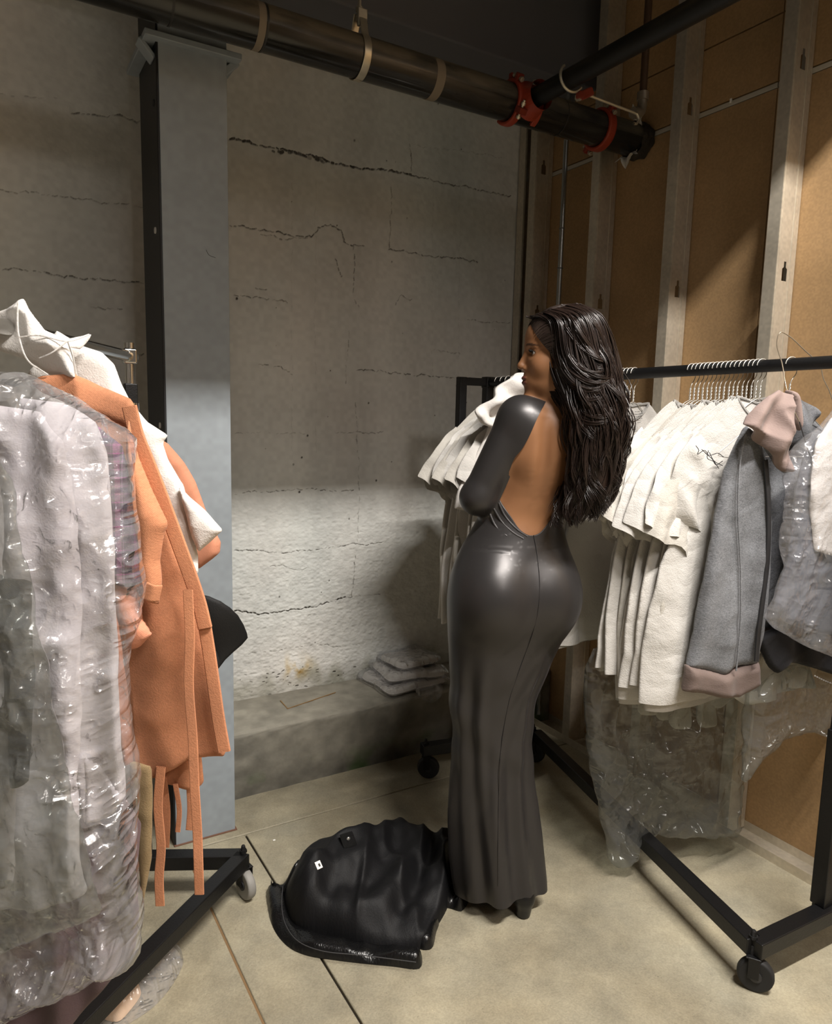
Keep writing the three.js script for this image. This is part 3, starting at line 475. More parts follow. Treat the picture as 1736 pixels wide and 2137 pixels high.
// ---------------------------------------------------------------- the woman between the racks
{
  const P0 = V(1.25, 0, -1.51), TURN = Math.atan2(-P0.x, -P0.z), L = framePlane(P0, TURN), PHI = 25 * Math.PI / 180, CP = Math.cos(PHI), SP = Math.sin(PHI);
  const W = thing('person', 'woman with long dark hair in a backless satin gown, looking over her shoulder', 'person', P0.toArray(), TURN);
  const at = (x, y, z = 0) => { const p = L(x, y, z); return [p[0], p[1], z]; };
  // silhouette rows of the trunk and skirt: [photo y, left, right, half depth, centre z]
  const rows = [[850, 1085, 1215, 0.06, -0.005], [875, 1070, 1222, 0.078, -0.002], [905, 1060, 1222, 0.088, 0.0], [950, 1050, 1212, 0.09, 0.0], [1000, 1040, 1196, 0.085, -0.006], [1040, 1026, 1180, 0.08, -0.012], [1075, 1006, 1170, 0.08, -0.014], [1110, 988, 1174, 0.086, -0.01], [1150, 966, 1186, 0.098, -0.004], [1190, 951, 1196, 0.11, 0.0], [1230, 943, 1199, 0.118, 0.002], [1270, 941, 1196, 0.118, 0.002], [1310, 942, 1182, 0.114, 0], [1350, 943, 1162, 0.106, 0], [1400, 945, 1136, 0.098, 0], [1450, 947, 1119, 0.09, 0], [1500, 949, 1108, 0.085, 0], [1550, 950, 1104, 0.083, 0], [1620, 949, 1106, 0.085, 0], [1690, 948, 1114, 0.09, 0], [1760, 949, 1124, 0.098, 0], [1810, 953, 1130, 0.104, 0], [1870, 962, 1136, 0.108, 0]]
    .map(([py, a, b, d, cz]) => { const l = L(a, py), r = L(b, py), h = (r[0] - l[0]) / 2, ds = d * SP; return [(l[1] + r[1]) / 2, (l[0] + r[0]) / 2, Math.sqrt(Math.max(h * h - ds * ds, 1e-5)) / CP, d, cz]; }).sort((p, q) => p[0] - q[0]);
  const LUT = 700, lut = []; for (let i = 0; i <= LUT; i++) lut.push(table(rows, -0.1 + i / LUT * 1.7));
  const row = (y) => lut[clamp(Math.round((y + 0.1) / 1.7 * LUT), 0, LUT)];
  const loft = (grow = 0, wrinkle = 0) => (x, y, z) => {
    const [, cx, a0, b0, cz] = row(y), dx = x - cx, dz = z - cz, u = dx * CP - dz * SP, w = dx * SP + dz * CP, a = a0 + grow, b = b0 + grow;
    const k = Math.hypot(u / a, w / b), q = Math.hypot(u / (a * a), w / (b * b)); let d = k < 1e-5 ? -b : k * (k - 1) / q;
    if (wrinkle) {
      const an = Math.atan2(w, u), low = sstep(0.62, 0.25, y), mid = sstep(0.85, 0.66, y) * sstep(0.3, 0.5, y);
      const g2 = (c, w2) => Math.exp(-(((an - c) / w2) ** 2)), th = sstep(0.84, 0.62, y) * (0.5 + 0.5 * sstep(0.0, 0.3, y)); d -= th * (0.007 * g2(2.2 + 0.35 * (y - 0.4), 0.13) - 0.006 * g2(2.48 + 0.35 * (y - 0.4), 0.12) + 0.006 * g2(2.78, 0.13) + 0.005 * g2(1.05 - 0.4 * (y - 0.4), 0.11) - 0.005 * g2(0.8, 0.12));
      d += low * (0.009 * Math.sin(an * 5 + 1.2 + y * 1.5) + 0.006 * Math.sin(an * 9 + y * 3) + 0.004 * noise(an * 3, y * 3, 2)) + mid * (0.0065 * Math.sin((y * 34 + u * 26)) * noise(u * 9 + 4, y * 7, 4)) + 0.0012 * noise(u * 20, y * 22 - u * 25, 9) * sstep(1.1, 0.8, y);
    }
    return d;
  };
  const hipC = at(1071, 1232), onHip = (u, w, dy) => [hipC[0] + u * CP + w * SP, hipC[1] + dy, -u * SP + w * CP];
  const chk = [[-0.078, 0.05, -0.008], [0.074, 0.052, -0.008]].map((p) => ellipsoid(...onHip(...p), 0.088, 0.105, 0.088));
  const trunk0 = loft(0), trunk = (x, y, z) => { let d = trunk0(x, y, z); if (y > 0.6 && y < 1.05) for (const c of chk) d = smin(d, c(x, y, z), 0.05); return d; };
  const skirt0 = loft(0.003, 1), skirt = (x, y, z) => { let d = skirt0(x, y, z); if (y > 0.6 && y < 1.05) for (const c of chk) d = smin(d, c(x, y, z), 0.05); return d; };
  // joints
  const shL = at(1083, 874, 0.045), elL = at(997, 1038, 0.06), shR = at(1214, 884, -0.065), elR = at(1222, 1040, -0.14);
  const wrL = [elL[0] + 0.025, elL[1] + 0.07, elL[2] - 0.235], wrR = [elR[0] - 0.12, elR[1] + 0.1, elR[2] - 0.19];
  const neckB = at(1168, 842, -0.012), neckT = at(1178, 786, 0.012);
  const arms = [capsule(...shL, ...elL, 0.05, 0.04), capsule(...elL, ...wrL, 0.041, 0.026), capsule(...shR, ...elR, 0.048, 0.038), capsule(...elR, ...wrR, 0.038, 0.026)];
  const delt = ellipsoid(shL[0] + 0.004, shL[1] - 0.006, shL[2], 0.053, 0.056, 0.052);
  const yoke = [capsule(neckB[0], neckB[1] - 0.035, neckB[2], shL[0] + 0.012, shL[1] - 0.004, shL[2] - 0.012, 0.05, 0.045), capsule(neckB[0], neckB[1] - 0.035, neckB[2], shR[0] - 0.01, shR[1], shR[2], 0.05, 0.044)];
  const blade = ellipsoid(...at(1108, 930, 0.062), 0.034, 0.058, 0.022), spine = capsule(...at(1142, 880, 0.095), ...at(1128, 1060, 0.085), 0.006, 0.006);
  const armsF = (x, y, z) => Math.min(smin(smin(arms[0](x, y, z), delt(x, y, z), 0.02), arms[1](x, y, z), 0.02), smin(arms[2](x, y, z), arms[3](x, y, z), 0.02));
  const topY = at(1168, 842)[1] - 0.012, upper = (x, y, z, t) => { let d = y > 1.2 ? smax(t, y - topY, 0.05) : t; if (y > 0.95) { d = smin(d, smin(yoke[0](x, y, z), yoke[1](x, y, z), 0.03), 0.045); d = smin(d, armsF(x, y, z), 0.028); if (y > 1.1) d = smin(d, blade(x, y, z), 0.045); } return d; };
  // head, in its own axes: f forward, u up, s sideways
  const hc = at(1168, 739, 0.015), yaw = 11 * Math.PI / 180, nod = -0.03, FX = [-Math.cos(yaw), nod, Math.sin(yaw)], SX = [Math.sin(yaw), 0, Math.cos(yaw)];
  const UX = [FX[1] * SX[2] - FX[2] * SX[1], FX[2] * SX[0] - FX[0] * SX[2], FX[0] * SX[1] - FX[1] * SX[0]].map((v) => v); if (UX[1] < 0) for (let i = 0; i < 3; i++) UX[i] *= -1;
  const toHead = (x, y, z) => { const a = x - hc[0], b = y - hc[1], c = z - hc[2]; return [a * FX[0] + b * FX[1] + c * FX[2], a * UX[0] + b * UX[1] + c * UX[2], a * SX[0] + b * SX[1] + c * SX[2]]; };
  const fromHead = (f, u, s) => [0, 1, 2].map((i) => hc[i] + f * FX[i] + u * UX[i] + s * SX[i]);
  const H = { cran: ellipsoid(-0.012, 0.028, 0, 0.092, 0.082, 0.072), face: ellipsoid(0.03, -0.028, 0, 0.061, 0.085, 0.057), jaw: ellipsoid(0.03, -0.078, 0, 0.052, 0.03, 0.043), chin: ellipsoid(0.072, -0.098, 0, 0.016, 0.015, 0.017), mouthB: ellipsoid(0.07, -0.066, 0, 0.022, 0.026, 0.026),
    bridge: capsule(0.08, 0.012, 0, 0.1, -0.027, 0, 0.0075, 0.0088), tip: ellipsoid(0.1005, -0.031, 0, 0.0092, 0.008, 0.0092), alaL: ellipsoid(0.089, -0.036, 0.0105, 0.0095, 0.0065, 0.0062), alaR: ellipsoid(0.089, -0.036, -0.0105, 0.0095, 0.0065, 0.0062), fore: ellipsoid(0.042, 0.045, 0, 0.046, 0.046, 0.058), brow: ellipsoid(0.07, 0.018, 0, 0.017, 0.011, 0.042),
    lipU: ellipsoid(0.0905, -0.061, 0, 0.0085, 0.0058, 0.0195), lipD: ellipsoid(0.089, -0.0725, 0, 0.009, 0.0066, 0.0175), slot: ellipsoid(0.1, -0.0668, 0, 0.012, 0.0012, 0.02), cheL: ellipsoid(0.052, -0.03, 0.036, 0.026, 0.026, 0.022), cheR: ellipsoid(0.052, -0.03, -0.036, 0.026, 0.026, 0.022), sokL: ellipsoid(0.0865, 0.002, 0.0305, 0.016, 0.0105, 0.0165), sokR: ellipsoid(0.0865, 0.002, -0.0305, 0.016, 0.0105, 0.0165), lidL: ellipsoid(0.0655, 0.0015, 0.0305, 0.0142, 0.0142, 0.0148), lidR: ellipsoid(0.0655, 0.0015, -0.0305, 0.0142, 0.0142, 0.0148), eyeL: ellipsoid(0.079, 0.0008, 0.032, 0.012, 0.0042, 0.0128), eyeR: ellipsoid(0.079, 0.0008, -0.032, 0.012, 0.0042, 0.0128), earL: ellipsoid(-0.006, -0.004, 0.071, 0.017, 0.031, 0.008), earR: ellipsoid(-0.006, -0.004, -0.071, 0.017, 0.031, 0.008) };
  const headF = (x, y, z) => {
    const [f, u, s] = toHead(x, y, z); let d = smin(H.cran(f, u, s), H.face(f, u, s), 0.03); if (d > 0.1) return d;
    d = smin(d, H.jaw(f, u, s), 0.022); d = smin(d, H.fore(f, u, s), 0.02); d = smin(d, H.chin(f, u, s), 0.016); d = smin(d, H.mouthB(f, u, s), 0.016); d = smin(d, H.brow(f, u, s), 0.012);
    d = smin(d, Math.min(H.cheL(f, u, s), H.cheR(f, u, s)), 0.02); d = smax(d, -Math.min(H.sokL(f, u, s), H.sokR(f, u, s)), 0.01); d = smin(d, Math.min(H.lidL(f, u, s), H.lidR(f, u, s)), 0.004);
    d = smax(d, -Math.min(H.eyeL(f, u, s), H.eyeR(f, u, s)), 0.0015); d = smin(d, smin(H.bridge(f, u, s), H.tip(f, u, s), 0.006), 0.009); d = smin(d, Math.min(H.alaL(f, u, s), H.alaR(f, u, s)), 0.005);
    d = smin(d, H.lipU(f, u, s), 0.003); d = smin(d, H.lipD(f, u, s), 0.004); d = smax(d, -H.slot(f, u, s), 0.002); return smin(d, Math.min(H.earL(f, u, s), H.earR(f, u, s)), 0.006);
  };
  const neck = capsule(...neckB, ...neckT, 0.056, 0.05);
  // hands: palm, four fingers and a thumb, closed on the clothes on the rail
  const hand = (w, e, side) => {
    const a = V(w[0] - e[0], w[1] - e[1], w[2] - e[2]).normalize(), n = V(0, 1, 0).addScaledVector(a, -a.y).normalize(), s = new THREE.Vector3().crossVectors(a, n).multiplyScalar(side), o = V(...w);
    const q = (i, j, k) => { const p = o.clone().addScaledVector(a, i).addScaledVector(s, j).addScaledVector(n, k); return [p.x, p.y, p.z]; }, list = [capsule(...q(0, 0, 0), ...q(0.045, 0, 0), 0.022, 0.02), capsule(...q(0.03, -0.018, 0), ...q(0.082, -0.028, 0), 0.016, 0.012), capsule(...q(0.03, -0.005, 0.002), ...q(0.087, -0.009, 0.003), 0.016, 0.012), capsule(...q(0.03, 0.008, 0), ...q(0.086, 0.01, 0.002), 0.016, 0.012), capsule(...q(0.03, 0.018, 0), ...q(0.08, 0.028, 0), 0.015, 0.012)], fing = [];
    [[-0.028, 0.082, 0.038, 0.0088], [-0.0095, 0.088, 0.044, 0.0092], [0.0095, 0.087, 0.041, 0.009], [0.0275, 0.08, 0.032, 0.008]].forEach(([j, i, l, r]) => fing.push([capsule(...q(i, j, 0), ...q(i + l * 0.9, j * 1.04, -0.012), r, r * 0.95), capsule(...q(i + l * 0.9, j * 1.04, -0.012), ...q(i + l * 1.15, j * 1.03, -0.04), r * 0.95, r * 0.88), capsule(...q(i + l * 1.15, j * 1.03, -0.04), ...q(i + l * 0.92, j, -0.06), r * 0.88, r * 0.78)]));
    const th = [capsule(...q(0.022, -0.02, -0.004), ...q(0.056, -0.046, -0.016), 0.015, 0.0115), capsule(...q(0.056, -0.046, -0.016), ...q(0.09, -0.05, -0.034), 0.0112, 0.0095), capsule(...q(0.09, -0.05, -0.034), ...q(0.112, -0.043, -0.05), 0.0095, 0.008)];
    const f = (x, y, z) => { let d = list[0](x, y, z); if (d > 0.25) return d; for (let i = 1; i < 5; i++) d = smin(d, list[i](x, y, z), 0.014); let g = 1; for (const c of fing) { let k = c[0](x, y, z); for (let i = 1; i < 3; i++) k = smin(k, c[i](x, y, z), 0.004); g = Math.min(g, k); } d = smin(d, g, 0.006); let t = th[0](x, y, z); t = smin(t, th[1](x, y, z), 0.005); t = smin(t, th[2](x, y, z), 0.004); return smin(d, t, 0.01); };
    const c = q(0.06, 0, -0.01); return { f, lo: c.map((v) => v - 0.125), hi: c.map((v) => v + 0.125) };
  };
  const hL = hand(wrL, elL, 1), hR = hand(wrR, elR, -1);
  const legs = [[-1, at(1025, 1300), at(1010, 1560), at(1050, 1840, -0.02)], [1, at(1090, 1300), at(1052, 1560, -0.01), at(1088, 1840, 0.02)]].map(([, h, k, a]) => [capsule(...h, ...k, 0.06, 0.04), capsule(...k, ...a, 0.044, 0.03), capsule(a[0], a[1], a[2], a[0] - 0.04, 0.03, a[2] - 0.12, 0.032, 0.02)]);
  const bodyF = (x, y, z) => {
    let d = upper(x, y, z, Math.max(trunk(x, y, z) + 0.0005, 0.72 - y)); 
    if (y > 1.05) d = smax(d, -spine(x, y, z), 0.03);
    if (y > 1.3) d = smin(smin(d, neck(x, y, z), 0.04), headF(x, y, z), 0.02);
    if (y < 0.85) { let l = 1; for (const g of legs) l = Math.min(l, smin(smin(g[0](x, y, z), g[1](x, y, z), 0.03), g[2](x, y, z), 0.03)); d = smin(d, l, 0.03); } return d;
  };
  const inBox = (b, x, y, z) => Math.max(b.lo[0] - x, x - b.hi[0], b.lo[1] - y, y - b.hi[1], b.lo[2] - z, z - b.hi[2]);
  const wristCut = (w, e) => { const a = V(w[0] - e[0], w[1] - e[1], w[2] - e[2]).normalize(); return (x, y, z) => (x - w[0]) * a.x + (y - w[1]) * a.y + (z - w[2]) * a.z; };
  const cL = wristCut(wrL, elL), cR = wristCut(wrR, elR), neckCutY = hc[1] - 0.128;
  const bodyAll = (x, y, z) => Math.min(smin(bodyF(x, y, z), hL.f(x, y, z), 0.006), hR.f(x, y, z));
  const pieces = [
    surface(bodyF, [-0.3, -0.01, -0.36], [0.26, neckCutY + 0.02, 0.2], 0.0075, (x, y, z) => Math.max(y - neckCutY, Math.hypot(x - wrL[0], y - wrL[1], z - wrL[2]) < 0.1 ? cL(x, y, z) : -1, Math.hypot(x - wrR[0], y - wrR[1], z - wrR[2]) < 0.1 ? cR(x, y, z) : -1)),
    surface(bodyF, [hc[0] - 0.125, neckCutY - 0.008, hc[2] - 0.11], [hc[0] + 0.12, hc[1] + 0.135, hc[2] + 0.11], 0.0026, (x, y, z) => neckCutY - 0.001 - y),
    surface(hL.f, hL.lo, hL.hi, 0.003, (x, y, z) => -0.003 - cL(x, y, z)), surface(hR.f, hR.lo, hR.hi, 0.003, (x, y, z) => -0.003 - cR(x, y, z))];
  const body = mergeGeometries(pieces), col = new Float32Array(body.attributes.position.count * 3), skin = new THREE.Color().setRGB(0.26, 0.122, 0.056), lip = new THREE.Color().setRGB(0.15, 0.05, 0.04), dark = new THREE.Color().setRGB(0.02, 0.012, 0.009), c3 = new THREE.Color();
  for (let i = 0; i < col.length / 3; i++) {
    const x = body.attributes.position.getX(i), y = body.attributes.position.getY(i), z = body.attributes.position.getZ(i); c3.copy(skin).multiplyScalar(1 + 0.05 * noise(x * 30, y * 30, z * 30));
    if (y > 1.36) {
      const [f, u, s] = toHead(x, y, z), a = Math.abs(s);
      if (f > 0.05) {
        c3.lerp(lip, sstep(0.0015, -0.0015, Math.min(H.lipU(f, u, s), H.lipD(f, u, s)) - 0.0012) * sstep(0.021, 0.017, a));
        const bx = (a - 0.031) / 0.021, by = (u - 0.0225 + 0.004 * bx * bx + 0.002 * bx) / 0.0034; c3.lerp(dark, 0.85 * sstep(1.25, 0.75, Math.hypot(bx, by)));                                     // brows
        const ex = (a - 0.0315) / 0.0145, ey = (u - 0.0035 + 0.003 * ex * ex) / 0.0026; c3.lerp(dark, 0.8 * sstep(1.2, 0.6, Math.hypot(ex, ey)));                                          // upper lash line
        c3.lerp(lip, 0.18 * sstep(0.03, 0, Math.hypot(f - 0.062, u + 0.026, a - 0.04)));
      }
      if (0.865 * f - 0.5 * u < 0.031 && u > -0.03) c3.lerp(dark, 0.9);
    }
    col.set([c3.r, c3.g, c3.b], i * 3);
  }
  body.setAttribute('color', new THREE.BufferAttribute(col, 3));
  part(W, 'body', body, M(0xffffff, { vertexColors: true, roughness: 0.48, specularIntensity: 0.7 }));
  for (const s of [1, -1]) {
    const g = new THREE.SphereGeometry(0.0122, 28, 20), c = new Float32Array(g.attributes.position.count * 3), d = V(1, 0, 0);
    for (let i = 0; i < c.length / 3; i++) { const p = V().fromBufferAttribute ? new THREE.Vector3().fromBufferAttribute(g.attributes.position, i).normalize() : d, k = p.dot(d); const v = k > 0.96 ? 0.004 : k > 0.87 ? 0.03 : 0.6; c.set([v, v * 0.93, v * 0.88], i * 3); }
    g.setAttribute('color', new THREE.BufferAttribute(c, 3)); const m = new THREE.Matrix4().makeBasis(V(...FX), V(...UX), V(...SX).multiplyScalar(new THREE.Vector3().crossVectors(V(...FX), V(...UX)).dot(V(...SX)) < 0 ? -1 : 1)); m.setPosition(...fromHead(0.0662, 0.0015, s * 0.0305)); g.applyMatrix4(m);
    part(W, 'eye', g, M(0xffffff, { vertexColors: true, roughness: 0.12 }));
    const lash = []; for (let k = 0; k < 16; k++) { const t = k / 15, a = mix(0.019, 0.0445, t), q = (a - 0.0315) / 0.0145, f0 = 0.0795 - 0.004 * q * q - (t > 0.5 ? 0.006 * (t - 0.5) : 0), u0 = 0.0052 - 0.003 * q * q; lash.push(tube([fromHead(f0, u0, s * a), fromHead(f0 + 0.004, u0 + 0.0006, s * (a + 0.0012 * q)), fromHead(f0 + 0.0072, u0 + 0.004, s * (a + 0.003 * q))], 0.00045, 4, 4)); }
    part(W, 'eyelashes', lash, M(0x0a0706));
  }
  // the gown: same trunk a few millimetres out, long sleeves, open back, hem over the shoes
  const gownF = (x, y, z) => upper(x, y, z, skirt(x, y, z)) - 0.0042;
  const open = smoothPoly([[1150, 822], [1137, 842], [1122, 870], [1104, 910], [1090, 935], [1074, 955], [1060, 990], [1045, 1018], [1037, 1034], [1044, 1048], [1064, 1076], [1085, 1105], [1105, 1117], [1124, 1115], [1143, 1098], [1160, 1072], [1178, 1035], [1192, 990], [1204, 930], [1205, 880], [1192, 840], [1175, 815]], 5).map(([x, y]) => L(x, y, 0.06)), openD = polySDF(open);
  const hemY = (x, z) => 0.052 + 0.012 * Math.sin(x * 16 + 1) + 0.008 * noise(x * 18, z * 18, 3), collar = neckB[1] + 0.036;
  // keep the opening on the back of the trunk, away from the arm that hangs before it
  const cutGown = (x, y, z) => { const [, cx, , , cz] = row(y), w = (x - cx) * SP + (z - cz) * CP, back = Math.min(w - 0.008, 0.05) * 4, arm = arms[0](x, y, z) - trunk(x, y, z) + 0.25 * sstep(shL[1] - 0.15, shL[1] - 0.09, y); let c = Math.min(-openD(x, y), back, arm * 2); if (y > 1.3) c = Math.max(c, y - collar - 0.02 * (neckB[2] + 0.0 - z)); return Math.max(c, hemY(x, z) - y, Math.hypot(x - wrL[0], y - wrL[1], z - wrL[2]) < 0.09 ? cL(x, y, z) : -1, Math.hypot(x - wrR[0], y - wrR[1], z - wrR[2]) < 0.09 ? cR(x, y, z) : -1); };
  const weave = tex(256, 256, (u, v) => 128 + 50 * tnoise(u, v, 128, 2) + 26 * tnoise(u, v, 32, 5), false, [6, 6]);
  const M_gown = M(0x3b3939, { roughness: 0.37, metalness: 0.5, sheen: 0.25, sheenColor: new THREE.Color(0x8a8488), sheenRoughness: 0.5, bumpMap: weave, bumpScale: 0.0002 });
  const gown = part(W, 'gown', surface(gownF, [-0.3, 0.0, -0.4], [0.26, 1.52, 0.21], 0.0062, cutGown), M_gown);
  const front = (fld, x, y) => { let z = 0.26; for (let i = 0; i < 120; i++) { const d = fld(x, y, z); if (d < 0.0004) break; z -= Math.max(d * 0.7, 0.0006); if (z < -0.3) break; } return z; };
  const seam = [[1114, 1120], [1121, 1160], [1126, 1210], [1124, 1260], [1114, 1310], [1098, 1360], [1080, 1410], [1064, 1460], [1052, 1520], [1044, 1580], [1041, 1660], [1040, 1740], [1040, 1835]].map(([px, py]) => { const p = L(px, py, 0.1); return [p[0], p[1], front(gownF, p[0], p[1]) + 0.0006]; });
  part(gown, 'back_seam', tube(seam, 0.0011, 160, 6), M_gown);
  const edge = []; for (let i = 0; i < open.length; i++) { const [x, y] = open[i], arm = armsF(x, y, row(y)[4] + 0.07); if (y < 1.19) edge.push([x, y, front((a, b, c) => trunk(a, b, c) - 0.0038, x, y)]); }
  if (edge.length > 3) part(gown, 'opening_edge', tube(edge, 0.0022, 120, 6), M_gown);
  const ruche = [[[1040, 1050], [1054, 1078], [1078, 1104], [1100, 1120]], [[1030, 1062], [1046, 1088], [1072, 1112], [1092, 1124]], [[1022, 1074], [1034, 1098], [1058, 1118]]].map((q) => tube(q.map(([px, py]) => { const p = L(px, py, 0.08); return [p[0], p[1], front(gownF, p[0], p[1]) - 0.0019]; }), 0.0034, 40, 8));
  for (const r of ruche) part(gown, 'fold', r, M_gown);
  // shoes
  const M_shoe = M(0x0b0b0c, { roughness: 0.35 });
  for (const [px, z, sx] of [[1042, 0.02, -1], [1092, 0.05, 1]]) {
    const b = L(px, 1868, z), x0 = b[0], f = [-0.32, -0.95], e = (i, h, j = 0) => [x0 + f[0] * i + 0.95 * j, h, z + f[1] * i - 0.32 * j];
    const sole = [capsule(...e(0, 0.062), ...e(0.06, 0.055), 0.034, 0.032), capsule(...e(0.06, 0.055), ...e(0.15, 0.022), 0.03, 0.036), capsule(...e(0.15, 0.022), ...e(0.215, 0.014), 0.036, 0.016)], heel = capsule(...e(-0.012, 0.05), ...e(-0.006, 0.006), 0.024, 0.02);
    part(W, 'shoe', surface((x, y, z) => smax(smin(smin(smin(sole[0](x, y, z), sole[1](x, y, z), 0.02), sole[2](x, y, z), 0.02), heel(x, y, z), 0.014), 0.001 - y, 0.004), [x0 - 0.16, -0.006, z - 0.3], [x0 + 0.1, 0.12, z + 0.07], 0.005), M_shoe);
  }
  // hair: a dark core and thousands of strands in waved locks, all one mass
  const LF = [[1109, 660], [1141, 682], [1143, 748], [1160, 806], [1188, 862], [1190, 920], [1188, 980], [1180, 1040], [1170, 1096]], RT = [[1196, 634], [1248, 664], [1276, 730], [1291, 800], [1298, 866], [1294, 925], [1288, 985], [1272, 1028], [1238, 1074]];
  const ZC = [0.02, 0.018, 0.022, 0.04, 0.062, 0.07, 0.074, 0.076, 0.08], ZR = [0.04, 0.098, 0.104, 0.094, 0.078, 0.064, 0.054, 0.045, 0.03];
  const ctl = LF.map((l, k) => { const a = L(...l, ZC[k]), b = L(...RT[k], ZC[k]); return [a[0], a[1], b[0], b[1], ZC[k], ZR[k]]; });
  const hp = (th, t, rho) => { const c = catmull(ctl, t), mx = (c[0] + c[2]) / 2, my = (c[1] + c[3]) / 2, hx = (c[2] - c[0]) / 2, hy = (c[3] - c[1]) / 2, k = Math.cos(th) * rho; return [mx + hx * k, my + hy * k, c[4] + c[5] * Math.sin(th) * rho * (t < 0.02 ? 0.2 : 1)]; };
  const chain = []; for (let i = 0; i <= 26; i++) { const t = 0.15 + i / 26 * 0.72, c = catmull(ctl, t), q = sstep(0.15, 0.3, t); chain.push(ellipsoid((c[0] + c[2]) / 2, (c[1] + c[3]) / 2, c[4], Math.abs(c[2] - c[0]) / 2 * 0.86, mix(0.02, 0.045, q), c[5] * 0.84)); }
  const coreF = (x, y, z) => { let d = 1; for (const c of chain) d = smin(d, c(x, y, z), 0.03); const [f, u, s] = toHead(x, y, z), cap = smax(Math.hypot((f + 0.014) / 1.12, (u - 0.028) / 0.98, s / 0.92) - 0.094, 0.865 * f - 0.5 * u - 0.036, 0.012); d = smin(d, cap, 0.012); const fl = noise(x * 60, y * 9, z * 60) * 0.004; return smax(d + fl, -(headF(x, y, z) + 0.004), 0.004); };
  const hx0 = ctl[0][0] - 0.04, core = surface(coreF, [hx0 - 0.02, 1.06, -0.16], [hx0 + 0.34, hc[1] + 0.16, 0.2], 0.006).toNonIndexed(); core.setAttribute('uv', new THREE.BufferAttribute(new Float32Array(core.attributes.position.count * 2), 2));
  reseed(77);
  const pos = [], idx = [], uvs = [], strand = (pts, r0) => {
    const n = pts.length, base = pos.length / 3; let nx = 0, nz = 1;
    for (let i = 0; i < n; i++) {
      const a = pts[Math.max(0, i - 1)], b = pts[Math.min(n - 1, i + 1)], t = V(b[0] - a[0], b[1] - a[1], b[2] - a[2]).normalize(), s = new THREE.Vector3().crossVectors(t, V(0.3, 0.1, 1)).normalize(), m = new THREE.Vector3().crossVectors(s, t), r = r0 * (i === n - 1 ? 0.15 : 1 - 0.6 * Math.pow(i / (n - 1), 3));
      for (let k = 0; k < 3; k++) { const an = k * 2.0944 + 1.57, cs = Math.cos(an) * r * 1.5, sn = Math.sin(an) * r * 0.8; pos.push(pts[i][0] + s.x * cs + m.x * sn, pts[i][1] + s.y * cs + m.y * sn, pts[i][2] + s.z * cs + m.z * sn); uvs.push(k / 3, i / n); }
      if (i) for (let k = 0; k < 3; k++) { const p = base + (i - 1) * 3, q = base + i * 3, k2 = (k + 1) % 3; idx.push(p + k, p + k2, q + k2, p + k, q + k2, q + k); }
    }
  };
  for (let l = 0; l < 150; l++) {
    const th0 = l < 105 ? rr(-0.25, Math.PI + 0.2) : rr(Math.PI, 2 * Math.PI), drift = rr(-0.95, 0.35), ph = rr(0, 6.3), amp = rr(0.35, 1), len = rnd() < 0.5 ? rr(0.88, 1.04) : rr(0.6, 0.9), fr = rr(1.4, 2.3), lift = rr(0.96, 1.07), curl = rr(0.01, 0.03) * (rnd() < 0.5 ? -1 : 1), spread = rr(0.08, 0.2);
    for (let k = 0; k < 20; k++) {
      const dt = rr(-1, 1) * spread, dr = rr(-0.05, 0.035), e = rr(0.95, 1.01) * len, pts = [], N = 34, jx = rr(-1, 1) * 0.003, t0 = rr(0, 0.02), fly = rnd() < 0.05 ? rr(0.004, 0.016) : 0;
      for (let i = 0; i <= N; i++) {
        const q = i / N, t = t0 + q * e * (1 - t0), cl = sstep(0.45, 1, q), th = th0 + drift * sstep(0.1, 0.9, q) + dt * (1 - 0.4 * cl) * (1 - 0.8 * sstep(0.72, 1, q)), rho = Math.min((lift + dr * (1 - 0.7 * cl)) * (1 - 0.06 * cl), 1.1), p = hp(th, Math.min(t, 1), rho);
        const w = (0.004 + 0.017 * sstep(0.2, 0.7, q)) * amp * Math.sin(q * 6.28 * fr + ph), ed = sstep(0.78, 1, q);
        p[0] += w + jx * cl + curl * ed * Math.sin(q * 16 + ph) * 1.1 + fly * Math.sin(q * 3 + ph); p[2] += 0.7 * w * Math.cos(ph) + curl * ed * Math.cos(q * 16 + ph) * 0.7 + 0.004 * Math.sin(q * 9 + dt * 20); p[1] += 0.25 * w - (t > 1 ? (t - 1) * 0.3 : 0) + fly * 0.5 * q;
        pts.push(p);
      }
      strand(pts, rr(0.0008, 0.0015));
    }
  }
  // swooping locks that curl from the face back across the hair
  const sw = [[[1128, 652], [1141, 700], [1150, 760], [1178, 806], [1222, 822], [1266, 806], [1290, 776]], [[1146, 646], [1160, 700], [1180, 752], [1218, 784], [1258, 786], [1284, 764]], [[1165, 640], [1190, 690], [1222, 735], [1256, 752], [1276, 742]], [[1144, 740], [1158, 800], [1182, 848], [1226, 876], [1272, 872], [1296, 846]], [[1180, 640], [1220, 668], [1252, 706], [1270, 740], [1278, 780]], [[1165, 800], [1190, 860], [1212, 920], [1226, 980], [1212, 1030], [1190, 1070]], [[1250, 800], [1276, 860], [1268, 930], [1282, 980], [1268, 1030], [1232, 1052]], [[1200, 850], [1206, 930], [1196, 1000], [1178, 1050], [1186, 1090]]];
  const byY = (y) => { let lo = 0, hi = 1; for (let i = 0; i < 24; i++) { const m = (lo + hi) / 2, c = catmull(ctl, m); if ((c[1] + c[3]) / 2 > y) lo = m; else hi = m; } return catmull(ctl, lo); };
